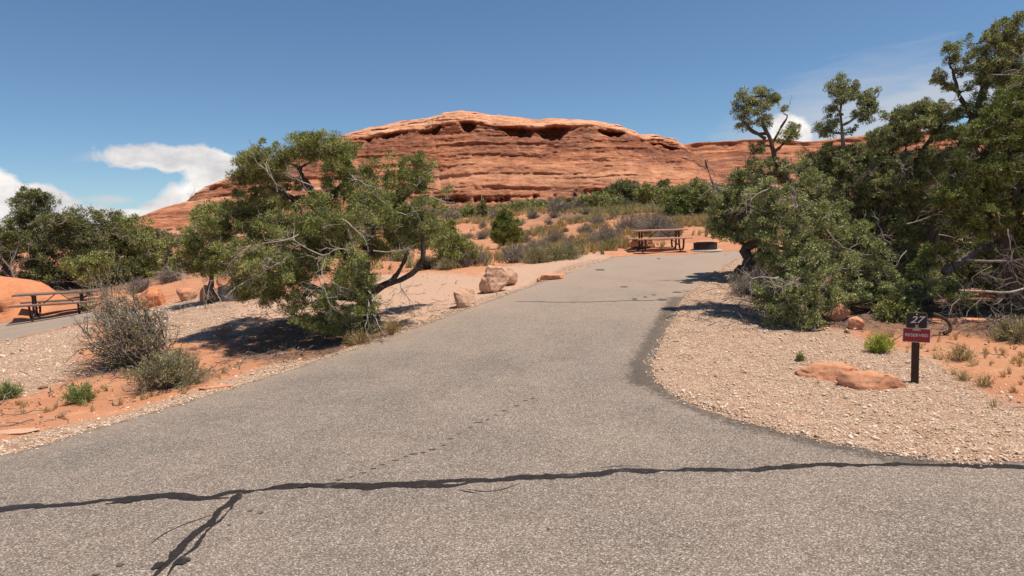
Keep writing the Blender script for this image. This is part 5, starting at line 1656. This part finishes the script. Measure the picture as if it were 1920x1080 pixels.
GR1 = variants('dry_grass_tufts', [grass_mesh(i, 34, .30, .16, .0045) for i in range(4)], G_STRAW)
GR2 = variants('green_grass_tufts', [grass_mesh(i + 9, 34, .32, .15, .005) for i in range(4)], G_OLIVE)


BARE = [(G(890, 462), 2.6), (G(855, 440), 2.2), (G(915, 478), 1.5), (G(1010, 408), 3.0), (G(1050, 412), 2.0), (G(760, 480), 3), (G(1075, 430), 1.0)]


def dg(x, y):
    g_, p_, l_, d_ = zones(x, y)
    cl = np.clip(.42 + 1.5 * vnoise(x * .45, y * .45, 0, 14) + .8 * vnoise(x * 1.3, y * 1.3, 0, 15), 0, 1)
    bare = np.zeros(x.shape)
    for c_, r_ in BARE:
        bare = np.maximum(bare, np.exp(-(((x - c_.x) / r_) ** 2 + ((y - c_.y) / (r_ * 1.6)) ** 2) ** 2))
    cl = cl * (1 - bare)
    return np.clip(d_ - .15, 0, 1) * (1 - np.clip(g_, 0, 1) * .93) * (1 - p_) * cl * off_road(x, y, .1)


x, y = sample_zone(52000, -16, 24, 24, 70, dg)
s = rs.uniform(.5, 1.5, len(x))
scatter('dry_grass', np.column_stack([x, y, GZ(x, y)]), s, GR1, 'straw coloured dry grass over the sandy slope', 3)
x, y = sample_zone(14000, -16, 24, 22, 70, dg)
s = rs.uniform(.7, 1.6, len(x))
scatter('olive_grass', np.column_stack([x, y, GZ(x, y)]), s, GR2, 'olive grass among the dry tufts on the slope', 4)
x, y = sample_zone(15000, -12, 12, 6, 24, lambda a, b: dg(a, b))
s = rs.uniform(.12, .5, len(x))
scatter('dry_weeds', np.column_stack([x, y, GZ(x, y)]), s, GR1, 'thin dry weeds on the sand', 5)
# far scrub below the mesa
x, y = sample_zone(2600, -90, 100, 50, 124, lambda a, b: np.full(a.shape, .55))
SCRUB = bpy.data.collections.new('scrub_pieces')
for m2 in (SG2, SG3, SG4):
    for mm in m2:
        if mm is not None:
            pass
(st, lv) = shrub_mesh(400, .6, .55, 40, 500, .10, .035, forks=1, stem_r=.012)
for k_, lf in enumerate((G_SAGE, G_OLIVE, G_DARK)):
    st3 = (st[0], np.vstack([st[1][:, [0, 1, 2]], st[1][:, [0, 2, 3]]]))
    V_, F_ = merge([st3, lv])
    m3 = qmesh('scrub', V_, F_)
    m3.materials.append(lf)
    SCRUB.objects.link(bpy.data.objects.new('scrub_piece', m3))
scatter('distant_scrub', np.column_stack([x, y, GZ(x, y)]), rs.uniform(.5, 1.5, len(x)), SCRUB, 'scattered desert scrub at the foot of the rock', 6, True)
# dark crumbs, clods and bits of wood lying on the sand
M_CLOD = plain('red_brown_clods', (0.25, 0.11, 0.06), .95, 0, .4, 30)
CLOD = variants('clods', [pebble(40 + i) for i in range(4)], M_CLOD)


def ds(x, y):
    g_, p_, l_, d_ = zones(x, y)
    return (1 - np.clip(g_ * 1.2, 0, 1)) * (1 - .8 * p_) * off_road(x, y, .05) * np.clip(.5 + 1.1 * vnoise(x * 1.1, y * 1.1, 0, 61), 0, 1)


x, y = sample_zone(30000, -12, 12, 5.5, 22, ds)
s = rs.lognormal(math.log(.016), .6, len(x))
scatter('sand_clods', np.column_stack([x, y, GZ(x, y)]), s, CLOD, 'small red-brown clods and crumbs on the orange sand', 8)
# litter twigs under junipers
def dl(x, y):
    l_ = zones(x, y)[2]
    return np.clip(l_ - .25, 0, 1) * off_road(x, y)


tw = []
for i in range(5):
    r_ = np.random.RandomState(i)
    P = crooked(r_, np.array([[-.12, 0, .005]]), np.array([[.12, .02, .012]]), 5, .15)
    P[..., 2] = np.abs(P[..., 2]) * .5 + .004
    tw.append(qmesh('twig', *tubes(P, np.full((1, 5), .004), 4)))
TWC = variants('fallen_twigs', tw, M_TWIG)
x, y = sample_zone(9000, -8, 11, 8, 18, dl)
x2, y2 = sample_zone(5000, -10, 11, 6, 18, ds)
x, y = np.concatenate([x, x2]), np.concatenate([y, y2])
scatter('fallen_twigs', np.column_stack([x, y, GZ(x, y)]), rs.uniform(.4, 1.8, len(x)), TWC, 'dead twigs and litter under the junipers', 7)


# ------------------------------------------------------------------ picnic tables
M_STEEL = plain('brown_painted_steel', (0.055, 0.032, 0.026), .45, .3, .25, 30)
M_BOARD = plain('weathered_brown_boards', (0.62, 0.33, 0.215), .7, 0, .22, 14, .5, .004)
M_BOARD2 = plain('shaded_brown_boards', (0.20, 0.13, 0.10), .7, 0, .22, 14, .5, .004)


def path_tube(pts_, r, sides=8):
    P = np.array(pts_, float)
    return tubes(P[None], np.full((1, len(P)), r), sides)


def picnic_table(label, loc, rz, boardm, length=1.85, inset=.28):
    root = link('picnic_table', None, None, label=label, category='picnic table')
    root.location = loc
    root.rotation_euler = (0, 0, rz)
    L = length

    def board(nm, y, z, w, ln=L):
        bm = bmesh.new()
        box_bm(bm, ln, w, .052, (0, y, z), bev=.006)
        link(nm, bm_me(bm, nm), boardm, root)
    for y in (-.285, -.095, .095, .285):
        board('top_board', y, .745, .182)
    for y in (-.78, -.62):
        board('seat_board', y, .44, .152)
    for y in (.62, .78):
        board('seat_board', y, .44, .152)
    for sx in (-1, 1):
        x0 = sx * (L / 2 - inset)
        pr = []
        for sy in (-1, 1):
            pl = [(.16, .72), (.16, .55), (.17, .35), (.20, .18), (.25, .07), (.32, .03), (.46, .03), (.56, .03), (.63, .07), (.68, .17), (.70, .30), (.70, .415)]
            V_, F_ = path_tube([(x0, sy * a, b) for a, b in pl], .034)
            link('frame_leg', qmesh('frame_leg', V_, F_, True), M_STEEL, root)
        for nm, a, b in (('top_bearer', (x0, -.36, .715), (x0, .36, .715)), ('cross_bar', (x0, -.2, .20), (x0, .2, .20))):
            V_, F_ = path_tube([a, b], .02)
            link(nm, qmesh(nm, V_, F_), M_STEEL, root)
        for sy in (-1, 1):
            bm = bmesh.new()
            box_bm(bm, .05, .32, .012, (x0, sy * .70, .413))
            link('seat_bearer', bm_me(bm, 'seat_bearer'), M_STEEL, root)
        V_, F_ = path_tube([(x0, .0, .22), (sx * .07, 0, .71)], .014)
        link('brace', qmesh('brace', V_, F_), M_STEEL, root)
    return root


c = GG(1240, 474)
picnic_table('brown plank picnic table on the pavement at the end of the driveway', (c.x, c.y + .35, gz(c.x, c.y + .35) + .03), math.radians(4), M_BOARD, 1.95)
c = GG(112, 592)
picnic_table('brown plank picnic table with curved steel legs beside the slickrock at left', (c.x, c.y, float(T(c.x, c.y)[0]) + .005), math.radians(24), M_BOARD2, 2.3, .5)


# ------------------------------------------------------------------ fire rings
def fire_ring(label, loc, rad, h, mtl, grate=True):
    root = link('fire_ring', None, None, label=label, category='fire ring')
    root.location = loc
    bm = bmesh.new()
    n = 40
    rings = []
    for r, z in ((rad, 0), (rad, h - .015), (rad + .012, h - .012), (rad + .012, h), (rad - .025, h), (rad - .025, .02)):
        rings.append([bm.verts.new((math.cos(i / n * 6.28319) * r, math.sin(i / n * 6.28319) * r, z)) for i in range(n)])
    for a, b in zip(rings[:-1], rings[1:]):
        for i in range(n):
            bm.faces.new((a[i], a[(i + 1) % n], b[(i + 1) % n], b[i]))
    link('ring_wall', bm_me(bm, 'ring_wall', False), mtl, root)
    bm = bmesh.new()
    bmesh.ops.create_circle(bm, cap_ends=True, segments=32, radius=rad - .03)
    bmesh.ops.translate(bm, vec=(0, 0, .035), verts=bm.verts)
    link('ash_bed', bm_me(bm, 'ash_bed'), plain('ash', (0.10, 0.09, 0.085), .95, 0, .4, 12, .6, .02), root)
    if grate:
        for k_ in range(9):
            y_ = -.16 + k_ * .04
            half = math.sqrt(max(rad * rad - (y_ + .12) ** 2, .01)) * .72
            V_, F_ = path_tube([(-half, y_ + .12, h + .012), (half, y_ + .12, h + .012)], .007, 6)
            link('grate_bar', qmesh('grate_bar', V_, F_), mtl, root)
        for sx in (-1, 1):
            V_, F_ = path_tube([(sx * .24, -.06, h + .004), (sx * .24, .30, h + .004)], .009, 6)
            link('grate_rail', qmesh('grate_rail', V_, F_), mtl, root)
    return root


M_RUST = plain('rusted_steel_ring', (0.045, 0.027, 0.026), .7, .2, .35, 12)
M_GREY = plain('grey_steel_ring', (0.26, 0.24, 0.22), .7, .1, .2, 12)
c = GG(1327, 472)
pad = bmesh.new()
bmesh.ops.create_cone(pad, cap_ends=True, segments=28, radius1=.60, radius2=.58, depth=.05)
o = link('concrete_pad', bm_me(pad, 'concrete_pad'), plain('pale_concrete', (0.5, 0.42, 0.36), .9, 0, .1, 10), label='pale concrete pad under the dark fire ring at the driveway end', category='pad')
o.location = (c.x, c.y + .3, gz(c.x, c.y + .3) + .0)
fire_ring('dark rusty steel fire ring with a grate at the end of the driveway', (c.x, c.y + .3, gz(c.x, c.y + .3) + .026), .42, .26, M_RUST)
c = GG(440, 568)
fire_ring('grey fire ring with blackened inside, behind the wide juniper near the left boulders', (c.x, c.y + .6, gz(c.x, c.y + .6) - .02), .62, .34, M_GREY, False)

# ------------------------------------------------------------------ campsite sign
M_POST = plain('dark_brown_post', (0.050, 0.026, 0.018), .75, 0, .3, 25, .5, .004)
M_BROWN = plain('brown_sign_face', (0.030, 0.017, 0.012), .5, 0, .1, 10)
M_RED = plain('red_sign_face', (0.30, 0.022, 0.028), .5, 0, .08, 10)
M_WHITE = plain('white_lettering', (0.70, 0.66, 0.62), .5, 0, .05, 10)
M_EDGE = plain('pale_sign_edge', (0.20, 0.20, 0.14), .5, 0, .1, 10)
M_ALU = plain('metal_bracket', (0.42, 0.33, 0.26), .45, .3, .15, 10)


def rrect(bm, w, h, r, d, y0):
    n = 6
    ring = []
    for cx, cz, a0 in ((w / 2 - r, h / 2 - r, 0), (-w / 2 + r, h / 2 - r, 90), (-w / 2 + r, -h / 2 + r, 180), (w / 2 - r, -h / 2 + r, 270)):
        for i in range(n + 1):
            a = math.radians(a0 + 90 * i / n)
            ring.append((cx + r * math.cos(a), cz + r * math.sin(a)))
    f = [bm.verts.new((x_, y0, z_)) for x_, z_ in ring]
    b = [bm.verts.new((x_, y0 + d, z_)) for x_, z_ in ring]
    m_ = len(ring)
    bm.faces.new(f)
    bm.faces.new(b[::-1])
    for i in range(m_):
        bm.faces.new((f[(i + 1) % m_], f[i], b[i], b[(i + 1) % m_]))


def text_mesh(s_, size, shear=0.0, bold=0.0, xs=1.0):
    cu = bpy.data.curves.new('text', 'FONT')
    cu.body = s_
    cu.size = size
    cu.align_x = 'CENTER'
    cu.align_y = 'CENTER'
    cu.extrude = .0012
    cu.offset = bold
    cu.shear = shear
    to = bpy.data.objects.new('text', cu)
    COL.objects.link(to)
    bpy.context.view_layer.update()
    me = bpy.data.meshes.new_from_object(to.evaluated_get(bpy.context.evaluated_depsgraph_get()))
    bpy.data.objects.remove(to)
    me.transform(Matrix.Scale(xs, 4, (1, 0, 0)))
    me.transform(Matrix.Rotation(math.pi / 2, 4, 'X'))
    me.materials.clear()
    return me


c = GG(1715, 716)
root = link('campsite_sign', None, None, label='brown campsite post with number 27 plate above a red RESERVED plate', category='sign')
root.location = c
root.rotation_euler = (0, 0, math.radians(-24))
bm = bmesh.new()
box_bm(bm, .078, .078, .86, (0, 0, .33), bev=.006)
link('post', bm_me(bm, 'post'), M_POST, root)
zc = .775


def plate(nm, w, h, r, d, y0, mtl, z, parent=root, x=0.0, tilt=0):
    bm = bmesh.new()
    rrect(bm, w, h, r, d, 0)
    o = link(nm, bm_me(bm, nm), mtl, parent)
    o.location = (x, y0, z)
    o.rotation_euler = (0, tilt, 0)
    return o


pb = plate('number_plate', .226, .196, .028, .006, -.050, M_EDGE, zc)
plate('plate_face', .212, .182, .024, .002, -.0025, M_BROWN, 0, pb)
o = link('numerals', text_mesh('27', .115, .35, .0012, 1.15), M_WHITE, pb)
o.location = (-.004, -.0045, .008)
pr_ = plate('reserved_plate', .292, .172, .012, .005, -.062, M_WHITE, .597, tilt=math.radians(1.5))
plate('plate_face', .280, .160, .008, .002, -.0025, M_RED, 0, pr_)
o = link('lettering', text_mesh('RESERVED', .050, 0, .0004, 1.08), M_WHITE, pr_)
o.location = (0, -.0045, 0)
plate('bracket', .085, .035, .004, .004, -.072, M_ALU, .672)
plate('bracket', .032, .055, .004, .004, -.074, M_ALU, .70)
bm = bmesh.new()
bmesh.ops.create_uvsphere(bm, u_segments=10, v_segments=6, radius=.009)
o = link('bolt', bm_me(bm, 'bolt', True), M_ALU, root)
o.location = (0, -.056, zc + .075)
